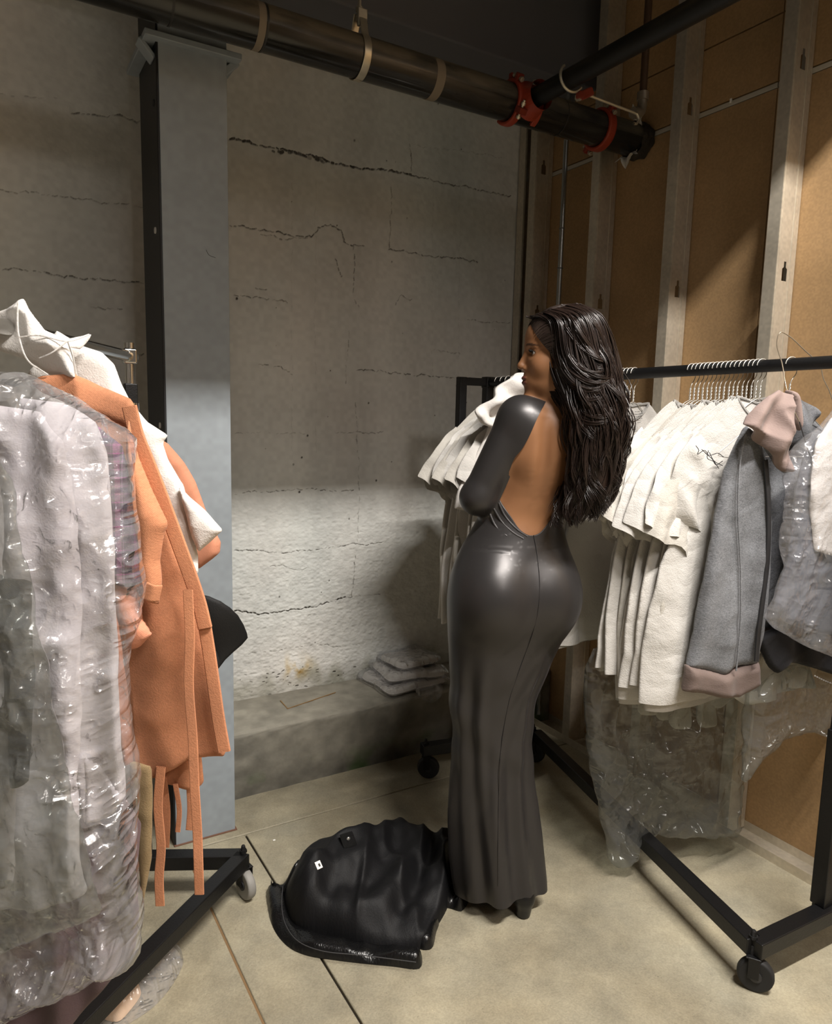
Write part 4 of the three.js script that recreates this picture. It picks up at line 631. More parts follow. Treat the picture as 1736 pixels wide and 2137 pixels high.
  for (let l = 0; l < 64; l++) {
    const base = sw[l % sw.length], ox = rr(-12, 14), oy = rr(-14, 16), ph = rr(0, 6.3), up = rr(1.0, 1.09), e = rr(0.8, 1);
    for (let k = 0; k < 16; k++) {
      const jx = rr(-6, 6), jy = rr(-6, 6), ju = rr(-0.03, 0.03), pts = [];
      for (let i = 0; i <= 30; i++) {
        const q = 0.07 + i / 30 * (e - 0.07), p = catmull(base, q), cl = 1 - 0.5 * q, l2 = L(p[0] + ox + jx * cl, p[1] + oy + jy * cl + 3 * Math.sin(q * 7 + ph), 0.08), c = byY(l2[1]), hx = Math.abs(c[2] - c[0]) / 2, kx = clamp((l2[0] - (c[0] + c[2]) / 2) / hx, -1.02, 1.02);
        const zz = c[4] + c[5] * Math.sqrt(Math.max(0, 1.06 - kx * kx)) * (up + ju) * mix(0.5, 1, sstep(0, 6, i)); pts.push([l2[0], l2[1], zz + 0.006 * Math.sin(q * 9 + ph)]);
      }
      strand(pts, rr(0.0008, 0.0014));
    }
  }
  // scalp strands combed back from the hairline to the crown
  for (let k = 0; k < 520; k++) {
    const s0 = rr(-1, 1), u0 = mix(0.083, -0.012, Math.abs(s0) ** 1.6), f0 = (0.037 + 0.5 * u0) / 0.865 - 0.004, pts = [], dir = rr(0.7, 1.2);
    for (let i = 0; i <= 14; i++) { const q = i / 14, an = q * 1.9 * dir, f = mix(f0, -0.11, Math.pow(q, 1.1)), u = u0 + 0.045 * Math.sin(q * 2.2) * (1 - Math.abs(s0) * 0.5) - 0.02 * q, s = s0 * 0.075, v = V((f + 0.014) / 1.12, (u - 0.028) / 0.98, s / 0.92), g = 0.0952 + rr(0, 0.0015) + 0.004 * q; v.setLength(g); pts.push(fromHead(v.x * 1.12 - 0.014, v.y * 0.98 + 0.028, v.z * 0.92)); }
    strand(pts, rr(0.0007, 0.0012));
  }
  const st = indexed(pos, idx, uvs).toNonIndexed();
  part(W, 'hair', mergeGeometries([core, st]), M(0x241a16, { roughness: 0.3, specularIntensity: 1, sheen: 0.2, sheenColor: new THREE.Color(0x6a5a50), sheenRoughness: 0.4 }));
}

// ---------------------------------------------------------------- clothes on the right rack
const cottonBump = tex(512, 512, (u, v) => 128 + 70 * tfbm(u, v, 5, 81) + 40 * (1 - 2 * Math.abs(tnoise(u, v, 7, 82))) + 8 * tnoise(u, v, 200, 3), false, [3, 3]);
const M_tee = M(0xc6c3be, { roughness: 0.85, sheen: 0.25, sheenColor: new THREE.Color(0xffffff), bumpMap: cottonBump, bumpScale: 0.008 });
const M_tee2 = M(0xbab6ae, { roughness: 0.85, sheen: 0.2, sheenColor: new THREE.Color(0xffffff), bumpMap: cottonBump, bumpScale: 0.008 });
const M_wire = M(0xe3e0d8, { roughness: 0.3, metalness: 0.6 }), M_print = M(0x3c3b39, { roughness: 0.9 });
const M_film = M(0xfafafc, { transmission: 0.905, thickness: 0, roughness: 0.17, ior: 1.6, specularIntensity: 1 });
// a wire hanger: its hook over a rail of radius 16 mm at the origin, shoulders below
function hangerGeo(w = 0.2, drop = 0.15, neck = 0.085) {
  const hook = []; for (let k = 0; k <= 12; k++) { const a = -0.5 + k / 12 * 3.6; hook.push(V(Math.cos(a) * 0.0188, Math.sin(a) * 0.0188, 0)); }
  hook.reverse(); const path = [...hook, V(0.016, -0.022, 0), V(0.003, -0.042, 0), V(0, -0.055, 0)]; path.splice(0, 0);
  const tw = (s) => { const p = []; for (let k = 0; k <= 10; k++) { const a = k / 10 * 12 + (s > 0 ? 0 : Math.PI); p.push(V(Math.cos(a) * 0.0017, -0.05 - k / 10 * (neck - 0.05), Math.sin(a) * 0.0017)); } return p; };
  const sh = [V(0, -neck, 0), V(0.02, -neck - 0.008, 0), V(w - 0.012, -neck - drop * 0.94, 0), V(w, -neck - drop, 0), V(w - 0.012, -neck - drop - 0.006, 0), V(0, -neck - drop - 0.004, 0)];
  return { hook: [tube(path, 0.0013, 34, 5), tube(tw(1), 0.0013, 30, 4), tube(tw(-1), 0.0013, 30, 4)], arm: [tube(sh, 0.0013, 30, 5), tube(sh.map((p) => V(-p.x, p.y, 0.0006)), 0.0013, 30, 5)] };
}
const HG = hangerGeo(), M_hangGeo = { hook: join(HG.hook), arm: join(HG.arm) };
function hanger(label, pos, turn, tilt = 0) { const h = thing('wire_hanger', label, 'hanger', pos.toArray(), turn, undefined); h.rotation.z = tilt; part(h, 'hook', M_hangGeo.hook, M_wire); part(h, 'frame', M_hangGeo.arm, M_wire); return h; }
// a boxy T-shirt hanging from y = -0.085 (neck) on such a hanger, in the xy plane
function teeParts({ seed, slope = 0.78, drop = 0.9, len = 0.84, half = 0.27, sleeve = 0.15, neckW = 0.075, depth = 0.011 }) {
  const S = seed * 3.17, shX = 0.21, shY = -0.088 - (shX - neckW) * slope * 0.98, top = (x) => { const a = Math.abs(x); return -0.088 - Math.max(0, a - neckW) * slope - 0.004 * Math.sin(a * 40 + S); };
  const cr = (x, y) => 0.005 * ridge(x * 9 + y * 4, y * 8 - x * 3, S + 5) * noise(x * 4, y * 4, S + 1), fold = (x, y) => { const h = sstep(-0.2, -0.85, y); return (0.004 + 0.017 * h) * Math.sin(x * 19 + S + 2 * noise(y * 2.2, S)) + (0.002 + 0.006 * h) * Math.sin(x * 37 - y * 4 + S * 2) + 0.004 * noise(x * 11, y * 6, S) + 0.003 * ridge(x * 7 + y * 5, y * 7 - x * 4, S) + cr(x, y); };
  const bodyHalf = (y) => half - 0.055 * sstep(-0.75, -0.25, y) + 0.008 * noise(y * 5, S, 3);
  const body = sheet((u, v) => {
    const a = u * 2 * Math.PI, c = Math.cos(a), s = Math.sin(a), yb = -len + 0.006 * Math.sin(c * 5 + S), w0 = bodyHalf(mix(yb, -0.3, v)), lim = mix(w0, shX, sstep(0.55, 0.95, v)), x = c * lim;
    const front = s > 0, neckDip = Math.max(0, 1 - (x / neckW) ** 2), yt = top(x) - (front ? 0.055 : 0.012) * neckDip, y = mix(yb, yt, v), t = depth * Math.sign(s) * Math.pow(Math.abs(s), 0.55) * (1 - 0.72 * sstep(0.75, 1, v));
    return [x, y, t + fold(x, y) * (1 - 0.8 * sstep(0.7, 1, v))];
  }, 88, 60, true);
  const sleeves = [-1, 1].map((sd) => {
    const d = drop * (1 + 0.12 * noise(seed, sd * 5)), ang0 = Math.atan(slope), ang1 = ang0 + (d - 0.75) * 0.9, L = sleeve + 0.05;
    return sheet((u, v) => {                                       // from under the shoulder out to the open cuff
      const a = u * 2 * Math.PI, ang = mix(ang0, ang1, v), dx = Math.cos(ang), dy = -Math.sin(ang), l = v * L, ra = mix(0.105, 0.088, v), cx = 0.178 + Math.cos(ang0) * 0.012 + dx * l, cy = -0.088 - (0.178 - neckW) * slope + dy * l;
      // the upper edge runs on from the shoulder line; the section hangs below it
      const px = -dy, k = Math.cos(a), off = (k - 1) * ra, t = 0.011 + 0.012 * v, q = Math.sin(a);
      let z = q * t * (0.6 + 0.4 * Math.abs(q)) + fold(cx, cy) * 0.6 + 0.013 * v * Math.sin(k * 6 + S * 1.7) + 0.009 * noise(l * 22, k * 3, S + sd);
      const x = cx + dy * off * -1 * 0 + (-Math.sin(ang)) * -off * -1 * -1, y = cy + Math.cos(ang) * off; return [sd * (cx + Math.sin(ang) * off), y + 0.012 * v * Math.sin(q * 3 + k * 4 + S), z];
    }, 36, 22, true);
  });
  const collar = (() => { const pts = []; for (let k = 0; k < 40; k++) { const a = k / 40 * 2 * Math.PI, x = Math.cos(a) * neckW * 0.98, f = Math.sin(a) > 0, y = top(x) - (f ? 0.055 : 0.012) * Math.max(0, 1 - (x / neckW) ** 2); pts.push(V(x, y, 0.0035 * Math.sin(a))); } return new THREE.TubeGeometry(new THREE.CatmullRomCurve3(pts, true), 80, 0.0042, 6, true); })();
  return { body, sleeves, collar };
}
const teeCache = new Map();
function teeProto(seed, opt) { if (!teeCache.has(seed)) teeCache.set(seed, teeParts({ seed, ...opt })); return teeCache.get(seed); }
function tee(seed, opt, label, pos, turn, mat, group, tilt = 0) {
  const g = teeProto(seed, opt), t = thing('tshirt', label, 'T-shirt', pos.toArray(), turn, group); t.rotation.z = tilt;
  part(t, 'body', g.body, mat); for (const s of g.sleeves) part(t, 'sleeve', s, mat); part(t, 'collar', g.collar, mat); return t;
}
{
  // the packed row next to the hoodie
  reseed(21); const N = 17;
  for (let k = 0; k < N; k++) {
    const q = k / (N - 1), s = mix(0.275, 0.475, q), p = onRail(s), turn = RTURN + mix(-0.36, -0.26, q) + rr(-0.035, 0.035), o = ord[k], v = 1 + k % 6;
    const dy = rr(-0.02, 0.006), tilt = rr(-0.06, 0.05);
    hanger(`white wire hanger carrying the ${o} white tee from the grey hoodie`, p, turn, tilt * 0.5);
    const seeds = [[1, { slope: 0.95, drop: 1.35, sleeve: 0.21, len: 0.92 }], [2, { slope: 0.84, drop: 1.16, sleeve: 0.23, len: 0.88 }], [3, { slope: 0.92, drop: 1.5, sleeve: 0.2, len: 0.9 }], [4, { slope: 0.8, drop: 1.05, sleeve: 0.22, len: 0.94 }], [5, { slope: 0.82, drop: 0.8, sleeve: 0.2 }], [6, { slope: 0.78, drop: 0.76, sleeve: 0.21, len: 0.87 }]];
    const [sd, op] = q > 0.8 ? seeds[4 + k % 2] : seeds[k % 4];
    tee(sd, op, `${k < 2 ? 'near ' : ''}white short-sleeved cotton tee, ${o} in the packed row from the grey hoodie`, p.clone().setY(p.y + dy), turn, k % 3 === 1 ? M_tee2 : M_tee, undefined, tilt);
  }
  // group behind the woman's hair
  for (let k = 0; k < 9; k++) {
    const q = k / 8, s = mix(0.66, 0.77, q), p = onRail(s), turn = RTURN - 0.15 + rr(-0.05, 0.05);
    hanger(`white wire hanger, ${ord[k]} from the near side in the bunch beside the woman's hair`, p, turn);
    const t = tee(7 + k % 2, { slope: 0.72 + 0.06 * (k % 2), drop: 0.85, len: 0.83 }, `${k === 0 ? 'white tee with grey neck print, nearest' : 'plain white tee, ' + ord[k]} in the bunch behind the woman's hair`, p, turn, M_tee);
    if (k === 0) {
      // faint print on the back of the neck and below it
      const marks = []; for (let r = 0; r < 4; r++) for (let c = 0; c < 9; c++) if (rnd() > 0.15) marks.push(box(rr(0.003, 0.006), rr(0.0012, 0.0022), 0.0006, -0.03 + c * 0.0072 + rr(-0.001, 0.001), -0.112 - r * 0.0075 - 0.004 * Math.cos((c - 4) * 0.35), 0.0135));
      for (let r = 0; r < 3; r++) for (let c = 0; c < 5; c++) if (rnd() > 0.2) marks.push(box(rr(0.003, 0.006), 0.0016, 0.0006, -0.018 + c * 0.0072, -0.166 - r * 0.006 + c * 0.0012, 0.0185));
      const m = part(t, 'neck_print', marks, M_print); m.userData.kind = 'stuff';
    }
  }
  // far end of the rail, left of the woman
  for (let k = 0; k < 6; k++) {
    const s = 1.10 + k * 0.024, p = onRail(s), turn = RTURN - 0.04 + rr(-0.04, 0.04) - 0.1 * (k / 5);
    hanger(`white wire hanger, ${ord[k]} from the near side at the far rail end`, p, turn);
    tee(9 + k % 2, { slope: 0.74, drop: k % 2 ? 1.0 : 1.2, len: 0.86, half: 0.25, sleeve: 0.17 }, `white tee ${ord[k]} of the bunch at the far rail end, left of the woman`, p, turn, k % 2 ? M_tee2 : M_tee);
  }
}

// ---------------------------------------------------------------- cut and sewn garments that hang beside them
// folds: pleats running down from the shoulders, deeper towards the hem, with cross creases
function pleats({ A = 0.012, k = 26, seed = 1, cr = 0.004, y0 = -0.1, y1 = -0.8, lean = 0, drift = 1.2 } = {}) {
  return (x, y) => { const h = 0.25 + 0.75 * sstep(y0, y1, y), q = x + lean * y; return A * h * (Math.sin(q * k + drift * noise(y * 2.5, q * 3, seed) * 2 + seed) * 0.7 + 0.5 * Math.sin(q * k * 1.93 + 1.7 * noise(y * 3, q * 4, seed + 4) + seed * 2)) + cr * (ridge(q * 7 + y * 3, y * 8 - q * 4, seed) + 0.6 * ridge(q * 15 - y * 6, y * 13, seed + 2)) * 0.8 + cr * 0.5 * noise(q * 28, y * 24, seed); };
}
// film creases: sharp ridges at several sizes
const crinkle = (A, seed, k = 9) => (x, y) => A * (0.9 * ridge(x * k + 0.6 * noise(y * 6, x * 6, seed), y * k * 0.45, seed) + 0.5 * ridge(x * k * 2.1 - y * 5, y * k * 1.3 + x * 4, seed + 3) + 0.26 * ridge(x * k * 4.3 + y * 9, y * k * 3.1 - x * 7, seed + 7));
const filmBump = tex(1024, 1024, (u, v) => { const r = (n, s) => 1 - 2 * Math.abs(tnoise(u, v, n, s)); return 110 + 60 * r(6, 3) * r(9, 4) + 46 * r(17, 6) * (0.5 + tnoise(u, v, 7, 8)) + 26 * r(37, 11) * (0.4 + tnoise(u, v, 13, 12)); }, false, [2.6, 2.6]);
Object.assign(M_film, { bumpMap: filmBump, bumpScale: 0.034, roughness: 0.11 });
const M_film3 = M_film.clone(); M_film3.bumpScale = 0.014; M_film3.transmission = 0.93;
const M_film2 = M(0xe6e8e6, { transmission: 0.95, thickness: 0, roughness: 0.16, ior: 1.5, bumpMap: filmBump, bumpScale: 0.014 });
const twill = tex(256, 256, (u, v) => 128 + 60 * Math.sin((u + v) * 2 * Math.PI * 40) * 0.5 + 50 * tnoise(u, v, 64, 7), false, [8, 8]);
const cloth = (c, o = {}) => M(c, { roughness: 0.85, bumpMap: twill, bumpScale: 0.0006, sheen: 0.15, sheenColor: new THREE.Color(0xffffff), ...o });
const orangeMap = tex(512, 512, (u, v) => { const s = 1 + 0.1 * tfbm(u, v, 6, 101) + 0.04 * tnoise(u, v, 256, 3); return [190 * s, 128 * s, 92 * s]; }, true, [2, 2]);
const M_orange = cloth(0xffffff, { map: orangeMap }), M_salmon = cloth(0xd08c6e), M_white = cloth(0xd9d5d0, { bumpMap: cottonBump, bumpScale: 0.006 }), M_mauve = cloth(0x5c494b), M_beige = cloth(0x85704f), M_blackCloth = cloth(0x131317);
const heather = tex(512, 512, (u, v) => { const s = 1 + 0.16 * tfbm(u, v, 6, 111) + 0.16 * tnoise(u * 1 % 1, v * 1 % 1, 256, 9) + 0.1 * tnoise(u, (v * 4) % 1, 90, 12); return [110 * s, 112 * s, 116 * s]; }, true, [3, 3]);
const M_heather = cloth(0xffffff, { map: heather }), M_hood = cloth(0x87756f, { bumpMap: cottonBump, bumpScale: 0.004 }), M_band = cloth(0x6c5d57, { bumpMap: cottonBump, bumpScale: 0.004 });
const plaidMap = tex(256, 256, (u, v) => { const a = Math.sin(u * 6.283 * 6), b = Math.sin(v * 6.283 * 6), n = tnoise(u, v, 128, 3) * 0.1; let r = 62, g = 44, bl = 60; if (a > 0.55) { r += 40; g += 10; bl += 26; } if (b > 0.6) { r -= 30; g -= 26; bl -= 12; } if (Math.abs(a) < 0.12) { r += 50; g += 42; bl += 46; } if (Math.abs(b) < 0.1) { r += 50; bl += 40; } return [r * (1 + n), g * (1 + n), bl * (1 + n)]; }, true, [6, 6]);
const M_plaid = cloth(0xffffff, { map: plaidMap });
// hung(q, turn) gives: out(px list) -> outline in the garment's plane, and piece() that adds a part there
function hung(t, q, turn) {
  const f0 = framePlane(q, turn), uMax = (2.085 - q.x) / Math.cos(turn) - 0.01, f = (x, y, d = 0) => { const p = f0(x, y, d); return [Math.min(p[0], uMax), p[1]]; };
  return { f, piece: (name, px, mat, o = {}, dz = 0, label) => part(t, name, slab(o.soft ? smoothPoly(px.map(([x, y]) => f(x, y, dz)), 5) : px.map(([x, y]) => f(x, y, dz)), { cell: 0.006, T: 0.007, R: 0.009, ...o }).translate(0, 0, dz), mat, null, label), line: (name, px, w, th, mat, dz = 0, seg = 40) => part(t, name, strap(px.map(([x, y, d = 0]) => [...f(x, y, dz + d), dz + d]), w, th, V(0, 0, 1), seg), mat), wire: (name, px, r, mat, dz = 0) => part(t, name, tube(px.map(([x, y, d = 0]) => [...f(x, y, dz + d), dz + d]), r, px.length * 8, 6), mat) };
}
const garment = (name, label, cat, q, turn) => { const t = thing(name, label, cat, q.toArray(), turn); return Object.assign(hung(t, q, turn), { t }); };

// ---- right rack: hoodie, wrapped garment, long sleeves and film under the tees
{
  const q = onRail(0.205), h = garment('hoodie', 'grey zip hoodie with faded pink hood and brown hem band', 'hoodie', q, RTURN - 0.5);
  h.piece('body', [[1552, 888], [1532, 932], [1508, 985], [1492, 1060], [1478, 1130], [1464, 1210], [1452, 1290], [1442, 1350], [1433, 1392], [1500, 1404], [1580, 1382], [1589, 1320], [1597, 1220], [1602, 1120], [1601, 1020], [1594, 950], [1580, 905]], M_heather, { T: 0.02, R: 0.03, fold: pleats({ A: 0.011, k: 38, seed: 3, cr: 0.004 }) }, 0.03);
  h.piece('body', [[1588, 905], [1600, 1000], [1602, 1120], [1594, 1220], [1576, 1310], [1640, 1320], [1715, 1300], [1770, 1200], [1770, 950], [1700, 880], [1640, 860]], M_heather, { T: 0.012, R: 0.02, fold: pleats({ A: 0.014, k: 28, seed: 5 }) }, -0.015);
  h.piece('hem_band', [[1433, 1388], [1425, 1442], [1500, 1451], [1541, 1457], [1584, 1426], [1580, 1379], [1540, 1397], [1500, 1402]], M_band, { T: 0.022, R: 0.02, fold: pleats({ A: 0.011, k: 38, seed: 3, cr: 0.004 }), cell: 0.004 }, 0.034);
  h.piece('hem_band', [[1576, 1308], [1576, 1353], [1640, 1357], [1720, 1340], [1725, 1296]], M_band, { T: 0.013, R: 0.014, fold: pleats({ A: 0.014, k: 28, seed: 5 }) }, -0.012);
  h.line('zip', [[1597, 960], [1604, 1060], [1602, 1160], [1592, 1250], [1582, 1330], [1578, 1380]], 0.012, 0.006, M_hub, 0.062);
  h.line('sleeve_seam', [[1556, 905], [1545, 960], [1540, 1060], [1546, 1200], [1545, 1300], [1536, 1400]], 0.004, 0.003, M_heather, 0.062);
  h.piece('hood', [[1544, 886], [1556, 868], [1574, 848], [1600, 827], [1634, 813], [1656, 824], [1648, 852], [1644, 890], [1646, 930], [1646, 984], [1630, 984], [1612, 962], [1592, 930], [1570, 904]], M_hood, { T: 0.016, R: 0.02, cell: 0.004, fold: (x, y) => 0.016 * Math.sin(x * 60 - y * 36) + 0.012 * ridge(x * 18 + y * 7, y * 14, 3) }, 0.085);
  h.piece('hood', [[1634, 813], [1660, 822], [1674, 846], [1672, 880], [1656, 900], [1640, 880], [1640, 840]], M_hood, { T: 0.014, R: 0.02, cell: 0.004, fold: (x, y) => 0.018 * Math.sin(x * 80 + y * 20) }, 0.055);
  h.piece('hood', [[1574, 906], [1596, 934], [1616, 966], [1636, 988], [1648, 984], [1644, 950], [1620, 952], [1600, 920]], M_heather, { T: 0.02, R: 0.02, cell: 0.004, }, 0.065);
  h.piece('hood_lining', [[1650, 826], [1690, 842], [1710, 862], [1696, 890], [1668, 925], [1650, 930], [1655, 880]], M_heather, { soft: 1, T: 0.02, R: 0.03, fold: (x, y) => 0.012 * Math.sin(x * 60 + y * 40) }, 0.02);
  const hw = thing('wire_hanger', 'bent wire hanger standing up over the rail above the hoodie', 'hanger', q.toArray(), RTURN - 0.5), hh = hung(hw, q, RTURN - 0.5);
  hh.wire('frame', [[1668, 880, 0.1], [1652, 846, 0.09], [1640, 806, 0.05], [1632, 760, 0.03], [1621, 716, 0.02], [1628, 694, 0.02], [1646, 701, 0.02], [1680, 732, 0.02], [1704, 754, 0.02], [1712, 764, 0.02], [1718, 790, 0.02], [1730, 815, 0.02], [1742, 850, 0.02]], 0.0014, M(0xa79b88, { metalness: 0.7, roughness: 0.35 }));
  hh.wire('hanging_end', [[1668, 880, 0.1], [1680, 920, 0.1], [1690, 950, 0.1], [1702, 974, 0.1]], 0.0013, M_hub);
  hanger('white wire hanger with twisted neck holding the grey hoodie', onRail(0.2), RTURN - 0.5);
}
{
  const th = garment('thread_loops', 'loose dark thread loops dangling over the tees left of the hoodie', 'thread', onRail(0.27), RTURN - 0.42), loops = [[[1452, 930], [1458, 940], [1455, 948], [1470, 940], [1476, 946]], [[1464, 938], [1480, 950], [1498, 946], [1510, 954]], [[1472, 946], [1486, 958], [1494, 970], [1508, 962]], [[1480, 944], [1490, 962], [1508, 972]], [[1478, 940], [1476, 956], [1490, 964], [1500, 978]]];
  for (const l of loops) th.wire('thread', l, 0.0009, M_blackCloth, 0.075);
  const q = onRail(0.12), g = garment('jacket', 'grey jacket wrapped in clear film at the near end of the right rail', 'jacket', q, RTURN - 0.45);
  g.piece('body', [[1800, 820], [1730, 880], [1680, 940], [1660, 1020], [1655, 1120], [1640, 1200], [1620, 1270], [1640, 1300], [1700, 1320], [1800, 1330]], cloth(0x5d6068), { T: 0.015, R: 0.02, fold: pleats({ A: 0.018, k: 26, seed: 8 }) });
  g.piece('shoulder_tissue', [[1800, 850], [1740, 870], [1700, 930], [1690, 1030], [1705, 1150], [1800, 1180]], M_white, { T: 0.008, fold: pleats({ A: 0.016, k: 26, seed: 9 }) }, 0.03);
  const f = garment('plastic_cover', 'crinkled clear film cover over the jacket at the right edge', 'plastic cover', q, RTURN - 0.45);
  f.piece('film', [[1830, 780], [1740, 850], [1713, 884], [1685, 908], [1655, 942], [1642, 1000], [1640, 1060], [1626, 1120], [1630, 1180], [1612, 1240], [1592, 1288], [1610, 1310], [1650, 1332], [1690, 1353], [1740, 1372], [1830, 1390]], M_film3, { T: 0.024, R: 0.03, cell: 0.004, fold: (() => { const a = crinkle(0.008, 5, 10); return (x, y) => a(x - y * 0.3, y) + 0.008 * Math.sin((x - 0.25 * y) * 34 + 2 * noise(x * 5, y * 4, 6)); })() }, 0.03);
  const b = garment('garment', 'black garment hanging below the film at the right edge', 'garment', onRail(0.16), RTURN - 0.45);
  b.piece('hem', [[1574, 1330], [1600, 1390], [1612, 1402], [1640, 1380], [1690, 1392], [1740, 1408], [1830, 1410], [1830, 1250], [1650, 1290]], M_blackCloth, { T: 0.014, fold: pleats({ A: 0.01, k: 30, seed: 4 }) }, -0.02);
  const c = garment('bead_chain', 'thin chain of pale beads at the right edge under the black garment', 'chain', onRail(0.1), RTURN - 0.45), p0 = c.f(1688, 1405), p1 = c.f(1760, 1428);
  const beads = []; for (let k = 0; k < 17; k++) { const t = k / 16; beads.push(new THREE.SphereGeometry(0.0022, 8, 6).translate(mix(p0[0], p1[0], t), mix(p0[1], p1[1], t) - 0.006 * Math.sin(t * 3.14), 0.02)); }
  beads.push(tube([[...p0, 0.02], [(p0[0] + p1[0]) / 2, (p0[1] + p1[1]) / 2 - 0.006, 0.02], [...p1, 0.02]], 0.0006, 20, 4)); part(c.t, 'beads', beads, M_white).userData.kind = 'stuff';
}
{
  // long-sleeved tops hang lower behind the tees
  const spec = [[0.47, 'long-sleeved white top, its two tube sleeves ending lowest beside the hoodie hem', [[1416, 1514], [1474, 1512]], [[1405, 1462], [1500, 1478], [1530, 1450]]], [0.49, 'long-sleeved white top with one tube sleeve left of the lowest pair', [[1386, 1496], [1352, 1488]], [[1340, 1440], [1420, 1470], [1450, 1440]]]];
  spec.forEach(([s, label, ends, hem], i) => {
    const g = garment('long_sleeve_top', label, 'top', onRail(s), RTURN - 0.38);
    g.piece('body', [[hem[0][0] + 40, 960], [hem[0][0] + 20, 1100], hem[0], hem[1], hem[2], [hem[2][0] + 20, 1150], [hem[2][0] + 40, 900]], M_tee2, { T: 0.012, fold: pleats({ A: 0.012, k: 30, seed: 12 + i }) }, -0.004);
    for (const [x, y] of ends) g.piece('sleeve', [[x - 10, 1150], [x - 18, 1300], [x - 20, y - 60], [x - 18, y], [x, y + 5], [x + 18, y], [x + 17, y - 60], [x + 14, 1300], [x + 12, 1150]], M_tee2, { soft: 1, T: 0.014, R: 0.016, fold: pleats({ A: 0.006, k: 20, seed: 15 + i + x * 0.1 }), cell: 0.005 }, -0.012);
  });
  const t = garment('tissue_hem', 'pale tissue paper hems peeking out below the hoodie and black garment', 'tissue', onRail(0.24), RTURN - 0.45);
  t.piece('sheet', [[1540, 1400], [1570, 1380], [1590, 1360], [1600, 1420], [1622, 1424], [1622, 1462], [1585, 1466], [1552, 1470], [1535, 1458]], M_tee2, { T: 0.006, fold: pleats({ A: 0.006, k: 50, seed: 31 }) }, -0.02); t.piece('sheet', [[1626, 1372], [1650, 1364], [1680, 1374], [1698, 1434], [1630, 1438]], M_tee2, { T: 0.006, fold: pleats({ A: 0.006, k: 50, seed: 33 }) }, -0.03);
  const f = garment('plastic_bag', 'long clear film bag hanging below the white tees', 'plastic bag', onRail(0.46), RTURN - 0.4);
  f.piece('film', [[1222, 1400], [1224, 1500], [1232, 1580], [1244, 1660], [1254, 1720], [1266, 1788], [1280, 1806], [1302, 1796], [1330, 1762], [1352, 1744], [1400, 1748], [1480, 1736], [1528, 1742], [1540, 1700], [1548, 1610], [1556, 1500], [1560, 1400], [1500, 1350], [1400, 1340], [1300, 1340], [1236, 1350]], M_film2, { T: 0.04, R: 0.06, cell: 0.005, fold: crinkle(0.02, 9, 7) }, -0.01);
  const f2 = garment('plastic_bag', 'loose clear film flap at the right edge below the black garment', 'plastic bag', onRail(0.2), RTURN - 0.45);
  f2.piece('film', [[1556, 1440], [1546, 1560], [1545, 1630], [1580, 1590], [1622, 1545], [1690, 1525], [1760, 1532], [1800, 1380], [1640, 1390]], M_film2, { T: 0.03, R: 0.05, fold: crinkle(0.012, 13, 7) }, -0.03);
  const j = garment('white_jacket', 'white jacket with a bunched collar at the far rail end by the woman\'s chin', 'jacket', onRail(1.03), RTURN - 0.2);
  j.piece('collar', [[988, 862], [1002, 846], [1022, 830], [1052, 798], [1075, 782], [1096, 778], [1112, 800], [1160, 812], [1160, 840], [1090, 846], [1062, 858], [1048, 876], [1028, 892], [1000, 884]], M_white, { soft: 1, T: 0.022, R: 0.03, cell: 0.004, fold: (x, y) => 0.02 * Math.sin(x * 34 + y * 50) + 0.018 * ridge(x * 16 - y * 9, y * 18, 4) }, 0.02);
  j.piece('body', [[1030, 870], [990, 960], [955, 1030], [945, 1060], [1010, 1075], [1080, 1000], [1150, 860]], M_white, { T: 0.01, fold: pleats({ A: 0.016, k: 26, seed: 41, y0: 0.1 }) });
}
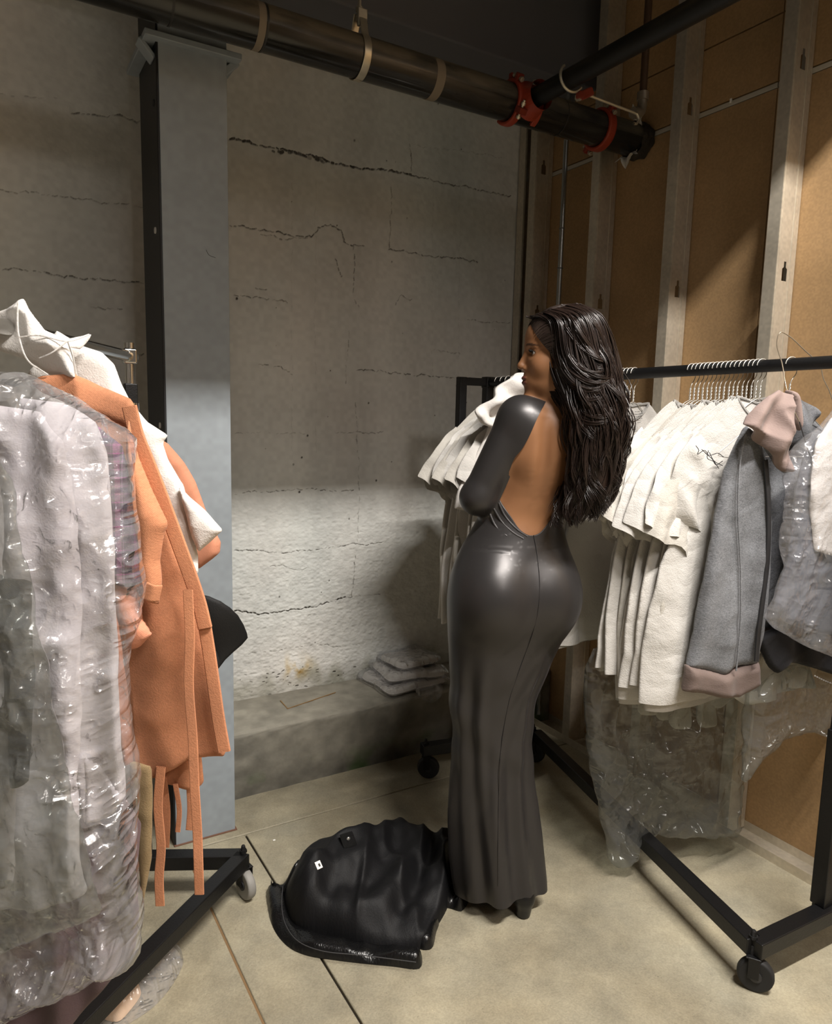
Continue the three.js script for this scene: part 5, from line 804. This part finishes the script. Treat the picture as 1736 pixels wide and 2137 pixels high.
// ---- left rack
{
  const a = garment('coat', 'salmon coat at the far end of the left rack, its sleeve against the column', 'coat', onRailL(0.07), LTURN);
  a.piece('body', [[180, 850], [320, 905], [350, 960], [385, 1060], [410, 1190], [418, 1300], [405, 1560], [260, 1600], [200, 1200]], M_salmon, { T: 0.012, fold: pleats({ A: 0.01, seed: 2 }) });
  a.piece('sleeve', [[322, 908], [352, 926], [384, 965], [408, 1006], [428, 1060], [442, 1092], [462, 1130], [460, 1152], [446, 1164], [414, 1188], [392, 1150], [370, 1060], [340, 970]], M_salmon, { T: 0.02, R: 0.025, fold: pleats({ A: 0.006, k: 30, seed: 6, y0: 0.2 }) }, 0.012);
  const b = garment('white_shirt', 'white shirt with a stiff pointed collar between the salmon coat and orange smock', 'shirt', onRailL(0.58), LTURN);
  b.piece('body', [[120, 690], [172, 722], [212, 735], [238, 760], [252, 800], [270, 835], [306, 880], [350, 908], [340, 925], [352, 960], [384, 1012], [402, 1100], [414, 1160], [415, 1196], [400, 1204], [380, 1230], [300, 1300], [200, 1250], [120, 1000], [60, 780]], M_white, { T: 0.014, R: 0.02, fold: pleats({ A: 0.009, k: 30, seed: 11, y0: 0.2, lean: 0.4 }) });
  b.piece('sleeve', [[372, 1012], [400, 1040], [428, 1066], [464, 1107], [440, 1130], [414, 1152], [400, 1120], [385, 1060]], M_white, { T: 0.014, R: 0.02, cell: 0.004, fold: pleats({ A: 0.005, k: 40, seed: 12 }) }, 0.02);
  const facet = (x, y) => 0.018 * ridge(x * 6.5 + y * 2, y * 7 - x * 2, 17) + 0.012 * ridge(x * 13, y * 15, 19);
  b.piece('collar', [[-40, 668], [0, 650], [20, 645], [35, 629], [40, 623], [50, 624], [64, 642], [100, 690], [146, 710], [160, 740], [170, 790], [140, 792], [98, 782], [60, 752], [30, 742], [-40, 720]], M_white, { T: 0.02, R: 0.03, cell: 0.004, fold: facet }, 0.05);
  b.piece('collar', [[138, 712], [160, 704], [189, 696], [184, 710], [172, 730], [150, 726]], M_white, { T: 0.006, R: 0.012, cell: 0.003, fold: facet }, 0.04);
  for (const px of [[[37, 630, 0.03], [37, 680, 0.035], [40, 704, 0.04], [58, 752, 0.04], [100, 782, 0.03]], [[40, 704, 0.04], [80, 700, 0.04], [140, 712, 0.04], [186, 698, 0.02]], [[140, 712, 0.04], [110, 735, 0.045], [82, 748, 0.04]], [[142, 714, 0.04], [152, 745, 0.03], [160, 785, 0.02]]]) b.line('collar_seam', px, 0.0025, 0.002, M_white, 0.048, 24);
  const sm = garment('smock', 'orange cotton smock with ties and a short sleeve, half covered by film', 'smock', onRailL(0.65), LTURN);
  const of = pleats({ A: 0.014, k: 24, seed: 7, cr: 0.003 });
  sm.piece('body', [[150, 800], [200, 812], [262, 834], [272, 856], [284, 905], [302, 950], [322, 1010], [344, 1060], [366, 1130], [392, 1190], [412, 1232], [426, 1290], [438, 1332], [450, 1420], [462, 1510], [473, 1568], [468, 1573], [440, 1577], [396, 1582], [372, 1598], [346, 1614], [320, 1630], [276, 1634], [268, 1500], [250, 1350], [230, 1200], [200, 1000], [160, 880]], M_orange, { T: 0.008, fold: of }, -0.03);
  sm.piece('body', [[300, 1560], [420, 1550], [426, 1632], [412, 1640], [380, 1640], [356, 1640], [330, 1638]], M_orange, { T: 0.01, fold: pleats({ A: 0.01, k: 40, seed: 8 }) }, -0.06, 'under layer of the smock below its hem');
  sm.piece('collar', [[58, 797], [80, 784], [120, 781], [146, 779], [172, 790], [200, 806], [260, 832], [270, 850], [264, 888], [250, 892], [200, 868], [130, 840], [80, 818]], M_orange, { T: 0.008, R: 0.02, cell: 0.005, fold: (x, y) => -0.02 + 0.012 * Math.sin(x * 22) + 0.006 * ridge(x * 12, y * 10, 3) }, 0.01);
  sm.piece('sleeve', [[264, 862], [276, 915], [292, 962], [318, 1022], [346, 1078], [352, 1092], [342, 1118], [334, 1168], [338, 1216], [331, 1262], [304, 1256], [288, 1180], [276, 1050], [262, 940]], M_orange, { T: 0.022, R: 0.03, fold: pleats({ A: 0.008, k: 34, seed: 9, y0: 0.2, cr: 0.004 }) }, 0.035);
  sm.line('cuff', [[303, 1232, 0.035], [318, 1238, 0.04], [334, 1238, 0.03]], 0.03, 0.005, M_orange, 0.05, 16);
  sm.line('placket', [[270, 848], [284, 905], [304, 955], [330, 1020], [356, 1090], [378, 1150], [398, 1205], [416, 1260], [428, 1310]], 0.026, 0.008, M_orange, 0.012);
  sm.line('placket', [[428, 1310], [436, 1360], [446, 1430], [456, 1500], [468, 1568]], 0.024, 0.008, M_orange, 0.006);
  sm.line('tie', [[392, 1230, 0.03], [396, 1330, 0.032], [394, 1430, 0.03], [402, 1540, 0.03], [406, 1640, 0.03], [412, 1740, 0.03], [414, 1800, 0.034], [416, 1866, 0.03]], 0.018, 0.004, M_orange, 0.0);
  sm.line('tie', [[336, 1600], [330, 1680], [336, 1770], [332, 1830], [334, 1890]], 0.018, 0.004, M_orange, -0.02);
  sm.line('tie', [[340, 1620], [348, 1690], [346, 1768]], 0.014, 0.004, M_orange, -0.05); sm.line('tie', [[366, 1636], [374, 1690], [371, 1736]], 0.01, 0.003, M_orange, -0.04); sm.line('tie', [[396, 1636], [398, 1690], [395, 1732]], 0.014, 0.003, M_orange, -0.04);
  const sl = garment('coat', 'salmon garment between the orange smock and film, only its cuff showing', 'coat', onRailL(0.68), LTURN);
  sl.piece('sleeve', [[230, 1050], [262, 1120], [285, 1240], [300, 1296], [318, 1322], [292, 1350], [270, 1356], [250, 1300], [225, 1200]], M_salmon, { T: 0.022, R: 0.025, fold: pleats({ A: 0.006, k: 40, seed: 3 }) });
  const be = garment('garment', 'narrow beige strip of cloth below the orange smock beside the film', 'garment', onRailL(0.67), LTURN);
  be.piece('panel', [[270, 1590], [316, 1600], [318, 1640], [316, 1790], [298, 1892], [288, 1800], [272, 1640]], M_beige, { T: 0.005, fold: pleats({ A: 0.006, k: 50, seed: 5 }) });
  const pl = garment('plaid_shirt', 'purple plaid shirt under the clear film on the left rack', 'shirt', onRailL(0.695), LTURN);
  pl.piece('body', [[120, 850], [200, 880], [255, 930], [275, 1040], [294, 1130], [300, 1214], [272, 1226], [236, 1216], [200, 1240], [120, 1200]], M_plaid, { T: 0.014, fold: pleats({ A: 0.01, k: 34, seed: 14, y0: 0.2 }) });
  const M_shirt = cloth(0xb9b4b6, { bumpMap: cottonBump, bumpScale: 0.004 }), shirts = [['white_shirt', 'white shirt under film with the rightmost hem, beside the orange smock', 0.745, [[40, 830], [130, 840], [196, 880], [222, 940], [238, 1100], [246, 1300], [254, 1500], [262, 1660], [236, 1700], [204, 1722], [176, 1720], [150, 1600], [60, 1200], [20, 1000]], M_shirt, 21],
    ['white_shirt', 'long white shirt under film, its hem lowest of the shirts', 0.785, [[-40, 840], [80, 860], [140, 920], [160, 1100], [166, 1300], [172, 1500], [170, 1640], [180, 1862], [110, 1884], [40, 1904], [-40, 1880], [-60, 1300]], M_shirt, 23],
    ['black_garment', 'narrow black garment under film at the left edge', 0.862, [[-60, 1180], [10, 1200], [62, 1212], [66, 1400], [64, 1628], [30, 1640], [20, 1520], [-60, 1500]], M_blackCloth, 25],
    ['white_shirt', 'white shirt under film at the left edge, nearest the camera', 0.85, [[-90, 900], [-10, 930], [8, 1050], [12, 1300], [22, 1500], [36, 1640], [32, 1700], [34, 1836], [-90, 1850]], M_shirt, 27],
    ['garment', 'dull mauve garment hanging down to the floor inside the film', 0.72, [[-60, 1700], [60, 1760], [180, 1700], [262, 1640], [292, 1720], [294, 1900], [282, 1990], [200, 2080], [90, 2200], [-60, 2260]], M_mauve, 29]];
  for (const [n, l, s, px, m, sd] of shirts) { const g = garment(n, l, n === 'garment' || n === 'black_garment' ? 'garment' : 'shirt', onRailL(s), LTURN); g.piece('body', px, m, { T: 0.012, R: 0.02, fold: pleats({ A: 0.014, k: 44, seed: sd, cr: 0.007, y0: 0.15, y1: -0.4, drift: 2.2 }) }); if (n === 'white_shirt') g.piece('hem', px.filter(([x, y]) => y > 1600).concat([[px.filter(([x, y]) => y > 1600).slice(-1)[0][0], 1560]]), m, { T: 0.014, fold: pleats({ A: 0.014, k: 44, seed: sd, cr: 0.007, y0: 0.15, y1: -0.4, drift: 2.2 }) }, 0.002); }
  const f = garment('plastic_cover', 'large crinkled clear film cover over the white shirts on the left rack', 'plastic cover', onRailL(0.80), LTURN);
  f.piece('film', [[-110, 760], [0, 776], [40, 776], [92, 800], [150, 826], [210, 862], [262, 892], [283, 914], [280, 1000], [286, 1080], [300, 1160], [304, 1230], [288, 1300], [264, 1360], [270, 1500], [280, 1640], [288, 1780], [298, 1900], [296, 1984], [240, 2000], [200, 2020], [100, 2080], [-110, 2160]], M_film, { T: 0.075, R: 0.06, cell: 0.0045, fold: (() => { const a = crinkle(0.017, 21, 9); return (x, y) => a(x + y * 0.35, y) + 0.012 * Math.sin((x + 0.12 * y) * 30 + 3 * noise(x * 4, y * 3, 8)) + 0.006 * ridge((x + 0.45 * y) * 34, (y - 0.3 * x) * 9, 5) + 0.0025 * ridge((x + 0.5 * y) * 80, (y - 0.4 * x) * 30, 8); })() }, 0.0);
  const f2 = garment('plastic_cover', 'second clear film cover nearest the camera at the left edge', 'plastic cover', onRailL(0.91), LTURN);
  f2.piece('film', [[-140, 880], [-20, 900], [30, 1000], [64, 1180], [100, 1400], [130, 1600], [190, 1780], [214, 1900], [150, 1930], [60, 1960], [0, 1990], [-140, 2050]], M_film2, { T: 0.02, R: 0.04, cell: 0.006, fold: crinkle(0.014, 33, 7) }, 0.0);
  // black cap hung behind the smock, before the column
  const c = garment('cap', 'black cap with a curved peak hung beside the grey column', 'cap', onRailL(0.03), LTURN);
  const bend = (x, y) => -6 * (x - c.f(440, 1320)[0]) ** 2 + 0.02 * Math.sin((y - c.f(440, 1320)[1]) * 18);
  c.piece('peak', [[418, 1236], [440, 1241], [462, 1252], [480, 1268], [494, 1288], [503, 1312], [508, 1334], [509, 1346], [498, 1358], [482, 1370], [466, 1384], [452, 1402], [446, 1396], [442, 1372], [438, 1320], [426, 1280]], M(0x0b0b0c, { roughness: 0.7, bumpMap: twill, bumpScale: 0.0008 }), { T: 0.005, R: 0.009, cell: 0.003, fold: bend }, 0.03);
  c.piece('crown', [[380, 1236], [428, 1244], [444, 1290], [450, 1350], [446, 1400], [400, 1420], [370, 1340]], M(0x101012, { roughness: 0.85, bumpMap: twill, bumpScale: 0.001 }), { T: 0.05, R: 0.06, cell: 0.005, fold: () => 0 }, 0.0);
  c.line('strap', [[446, 1360, 0.03], [452, 1385, 0.03], [446, 1404, 0.02]], 0.014, 0.004, M_blackCloth, 0.0, 12);
}

// ---------------------------------------------------------------- things lying on the floor and kerb
let lastTop = null;
function laid(parent, name, pts, mat, H, { cell = 0.007, R = 0.04, y0 = 0.001 } = {}) {   // outline as [photo x, photo y, height there]; H(x, z) height of the heap
  const out = smoothPoly(pts.map(([x, y, h = 0]) => { const p = onFloor(x, y, y0 + h); return [p.x, -p.z]; }), 5), o = parent.position, top = (x, y, d) => Math.max(0.004, H(x, -y)) * Math.sqrt(Math.max(0, 1 - (1 - Math.min(d / R, 1)) ** 2));
  const sd = polySDF(out), g = slab(out, { cell, thick: (x, y, d) => top(x, y, d) / 2, fold: (x, y) => top(x, y, Math.max(0, -sd(x, y))) / 2 + y0, rim: 0.0006 });
  g.rotateX(-Math.PI / 2); g.translate(-o.x, -o.y, -o.z); const made = part(parent, name, g, mat); lastTop = (p) => { const d = sd(p.x, -p.z); return d < 0 ? top(p.x, -p.z, -d) + y0 : 0; }; return made;
}
const ontoHeap = (f, x, y) => { for (let h = 0.25; h > 0.004; h -= 0.002) { const p = onFloor(x, y, h); if (f(p) >= h) return p; } return onFloor(x, y, 0.02); };
{
  const M_lining = M(0x0d0d0f, { roughness: 0.62, specularIntensity: 0.5, sheen: 0.18, sheenColor: new THREE.Color(0x77777c), sheenRoughness: 0.35, bumpMap: cottonBump, bumpScale: 0.004 }), M_leather = M(0x0c0c0d, { roughness: 0.32, bumpMap: floorBump, bumpScale: 0.002 }), J = thing('jacket', 'black jacket dropped in a heap on the floor beside the gown hem', 'jacket', [0.92, 0, -1.72]);
  const R2 = (p) => onFloor(p[0], p[1], p[2] || 0);
  const heap = (x, z) => { const u = x - 0.92, v = z + 1.72, a = u * 0.75 - v * 0.66, b = u * 0.66 + v * 0.75; return 0.075 + 0.035 * sstep(0.15, -0.2, v) + 0.3 * sstep(-0.3, -0.05, -v) * 0.05 + sstep(-0.3, -0.1, v) * (0.02 * Math.sin(b * 34 + 3 * noise(a * 4, b * 5, 3)) * (0.5 + 0.5 * noise(a * 5, b * 3, 7)) + 0.03 * ridge(b * 8 + 0.6 * noise(a * 7, b * 7, 2), a * 2.6, 5) + 0.012 * ridge(b * 17 + a * 5, a * 7, 8)) + 0.008 * noise(a * 22, b * 26, 9) - 0.045 * sstep(0.12, 0.24, v) ; };
  laid(J, 'lining', [[596, 1836, 0.05], [640, 1786, 0.06], [700, 1768, 0.07], [760, 1742, 0.08], [806, 1720, 0.08], [832, 1712, 0.08], [860, 1718, 0.08], [882, 1736, 0.06], [912, 1753, 0.05], [948, 1764, 0.03], [956, 1804, 0.02], [945, 1850, 0.02], [930, 1890, 0.02], [905, 1925, 0.03], [890, 1962, 0.02], [860, 1975, 0.01], [760, 1968, 0.01], [680, 1950, 0.01], [620, 1930, 0.02], [596, 1890, 0.03]], M_lining, heap, { R: 0.07 }); const heapTop = lastTop;
  laid(J, 'leather_band', [[560, 1836, 0.03], [584, 1834, 0.04], [600, 1870, 0.02], [612, 1916, 0.02], [650, 1946, 0.01], [720, 1960, 0.01], [860, 1976, 0.01], [878, 1984, 0.01], [876, 2021], [820, 2017], [700, 2004], [640, 1994], [604, 1978], [574, 1944], [560, 1900]], M_leather, (x, z) => 0.021 + 0.012 * noise(x * 14, z * 14, 4) + 0.008 * ridge(x * 18, z * 9, 2), { R: 0.02 });
  laid(J, 'leather_band', [[858, 1958, 0.01], [880, 1930, 0.02], [916, 1912, 0.02], [910, 1946], [900, 1980], [880, 1982]], M_leather, () => 0.03, { R: 0.02 });
  laid(J, 'leather_collar', [[558, 1832, 0.04], [572, 1828, 0.05], [612, 1812, 0.05], [650, 1784, 0.06], [690, 1780, 0.06], [660, 1808, 0.06], [616, 1836, 0.05], [586, 1852, 0.04], [570, 1850, 0.03]], M_leather, (x, z) => 0.06 + 0.03 * Math.sin(x * 60 + z * 40), { R: 0.03 });
  laid(J, 'sleeve', [[925, 1862, 0.01], [952, 1842, 0.02], [975, 1838, 0.02], [1003, 1846, 0.02], [996, 1868], [980, 1880], [962, 1902], [940, 1896], [916, 1890]], M_leather, (x, z) => 0.035 + 0.014 * Math.sin(x * 70 + z * 90), { R: 0.03 });
  laid(J, 'sleeve', [[940, 1772, 0.03], [965, 1790, 0.03], [985, 1830, 0.02], [1000, 1850, 0.02], [960, 1862, 0.01], [930, 1840, 0.03]], M_lining, (x, z) => 0.05 + 0.016 * Math.sin(x * 50 - z * 60), { R: 0.04 });
  const seamPts = [[590, 1850, 0.045], [588, 1890, 0.04], [596, 1930, 0.036], [622, 1964, 0.034], [670, 1984, 0.034], [760, 1994, 0.034], [868, 2008, 0.034]].map((p) => R2(p).sub(J.position));
  part(J, 'stitching', tube(seamPts, 0.0012, 90, 5), M(0x3a3a3c, { roughness: 0.6 }));
  const tp = ontoHeap(heapTop, 730, 1766).add(V(0, 0.004, -0.01)).sub(J.position), tab = part(J, 'tab', new RoundedBoxGeometry(0.042, 0.006, 0.045, 2, 0.003).rotateX(0.6).translate(tp.x, tp.y + 0.01, tp.z), M_leather);
  part(tab, 'snap', new THREE.SphereGeometry(0.0062, 16, 10).scale(1, 1, 0.5).translate(tp.x - 0.003, tp.y + 0.018, tp.z + 0.006), M(0xdadada, { metalness: 0.9, roughness: 0.2 }));
  const lp = ontoHeap(heapTop, 664, 1806).add(V(0, 0.003, 0.003)).sub(J.position), lb = part(J, 'label', new RoundedBoxGeometry(0.018, 0.0016, 0.021, 1, 0.0007).rotateX(0.75).rotateY(0.2).translate(lp.x, lp.y, lp.z), M(0xe9e7e2)); part(lb, 'print', new THREE.BoxGeometry(0.005, 0.0006, 0.008).rotateX(0.75).rotateY(0.2).translate(lp.x + 0.0015, lp.y + 0.0009, lp.z + 0.002), M_print);
}
{
  // folded garments in clear bags on the kerb
  const specs = [[1.505, 0.258, -2.575, 0.285, 0.25, 0.034, 0.08, 'bottom of the wrapped stack'], [1.53, 0.294, -2.58, 0.26, 0.22, 0.032, -0.12, 'in the middle of the wrapped stack'], [1.545, 0.328, -2.6, 0.2, 0.17, 0.034, 0.1, 'topmost of the wrapped stack']];
  specs.forEach(([x, y, z, w, d, h, a, wh], i) => {
    const shape = (k) => smoothPoly([[-w / 2, -d / 2], [0, -d / 2 - 0.004], [w / 2, -d / 2], [w / 2 + 0.004, 0], [w / 2, d / 2], [0, d / 2 + 0.003], [-w / 2, d / 2], [-w / 2 - 0.003, 0]].map(([p, q]) => [p * k, q * k]), 6);
    const g = thing('folded_garment', `folded white garment ${wh} on the kerb`, 'folded clothes', [x, y, z], a), b = thing('plastic_bag', `crinkled clear bag round the folded garment ${wh}`, 'plastic bag', [x, y, z], a), f = (u, v) => h / 2 + 0.003 * noise(u * 12, v * 12, i) + 0.004 * ridge(u * 14, v * 9, i + 3);
    part(g, 'cloth', slab(shape(0.94), { T: h / 2 - 0.004, R: 0.012, fold: f, cell: 0.006 }).rotateX(-Math.PI / 2), M_tee2); part(g, 'fold_edge', slab(shape(0.95), { T: 0.004, R: 0.006, fold: (u, v) => f(u, v) * 0.8, cell: 0.006 }).rotateX(-Math.PI / 2), M_tee);
    part(b, 'film', slab(shape(1.06), { T: h / 2 + 0.003, R: 0.03, fold: (u, v) => f(u, v) + crinkle(0.006, 40 + i, 12)(u, v), cell: 0.004 }).rotateX(-Math.PI / 2), M_film);
  });
  const t = thing('plastic_bag', 'limp empty bag corner hanging over the kerb edge below the wrapped stack', 'plastic bag', [1.5, 0.262, -2.43]); part(t, 'film', slab(smoothPoly([[-0.03, 0.02], [0.04, 0.03], [0.1, 0.01], [0.07, -0.05], [0.02, -0.04]], 5), { T: 0.006, R: 0.01, fold: (x, y) => 0.01 + crinkle(0.006, 50, 14)(x, y), cell: 0.004 }), M_film);
  // puffed bag with a peach tissue in it, front left
  const B = thing('plastic_bag', 'puffed clear bag lying on the floor under the left rack', 'plastic bag', [0.28, 0, -1.68]);
  laid(B, 'film', [[196, 2150], [222, 2100, 0.03], [262, 2040, 0.05], [306, 1994, 0.05], [344, 1972, 0.04], [376, 1980, 0.02], [383, 2006], [362, 2052], [324, 2098], [276, 2132], [230, 2155]], M_film, (x, z) => 0.07 + 0.012 * ridge(x * 22, z * 26, 3) + 0.006 * ridge(x * 48, z * 40, 5), { R: 0.06, cell: 0.004 });
  const Tt = thing('tissue', 'crumpled peach tissue inside the puffed bag on the floor', 'tissue', [0.24, 0, -1.62]);
  laid(Tt, 'sheet', [[208, 2110, 0.01], [232, 2062, 0.03], [262, 2042, 0.03], [290, 2050, 0.02], [294, 2066, 0.01], [272, 2108], [246, 2132]], cloth(0xe6c3a0), (x, z) => 0.035 + 0.012 * ridge(x * 30, z * 30, 6), { R: 0.02, cell: 0.004, y0: 0.004 });
}

scene.traverse((o) => { if (o.isMesh) { o.castShadow = true; o.receiveShadow = true; } });
renderer.render(scene, camera);
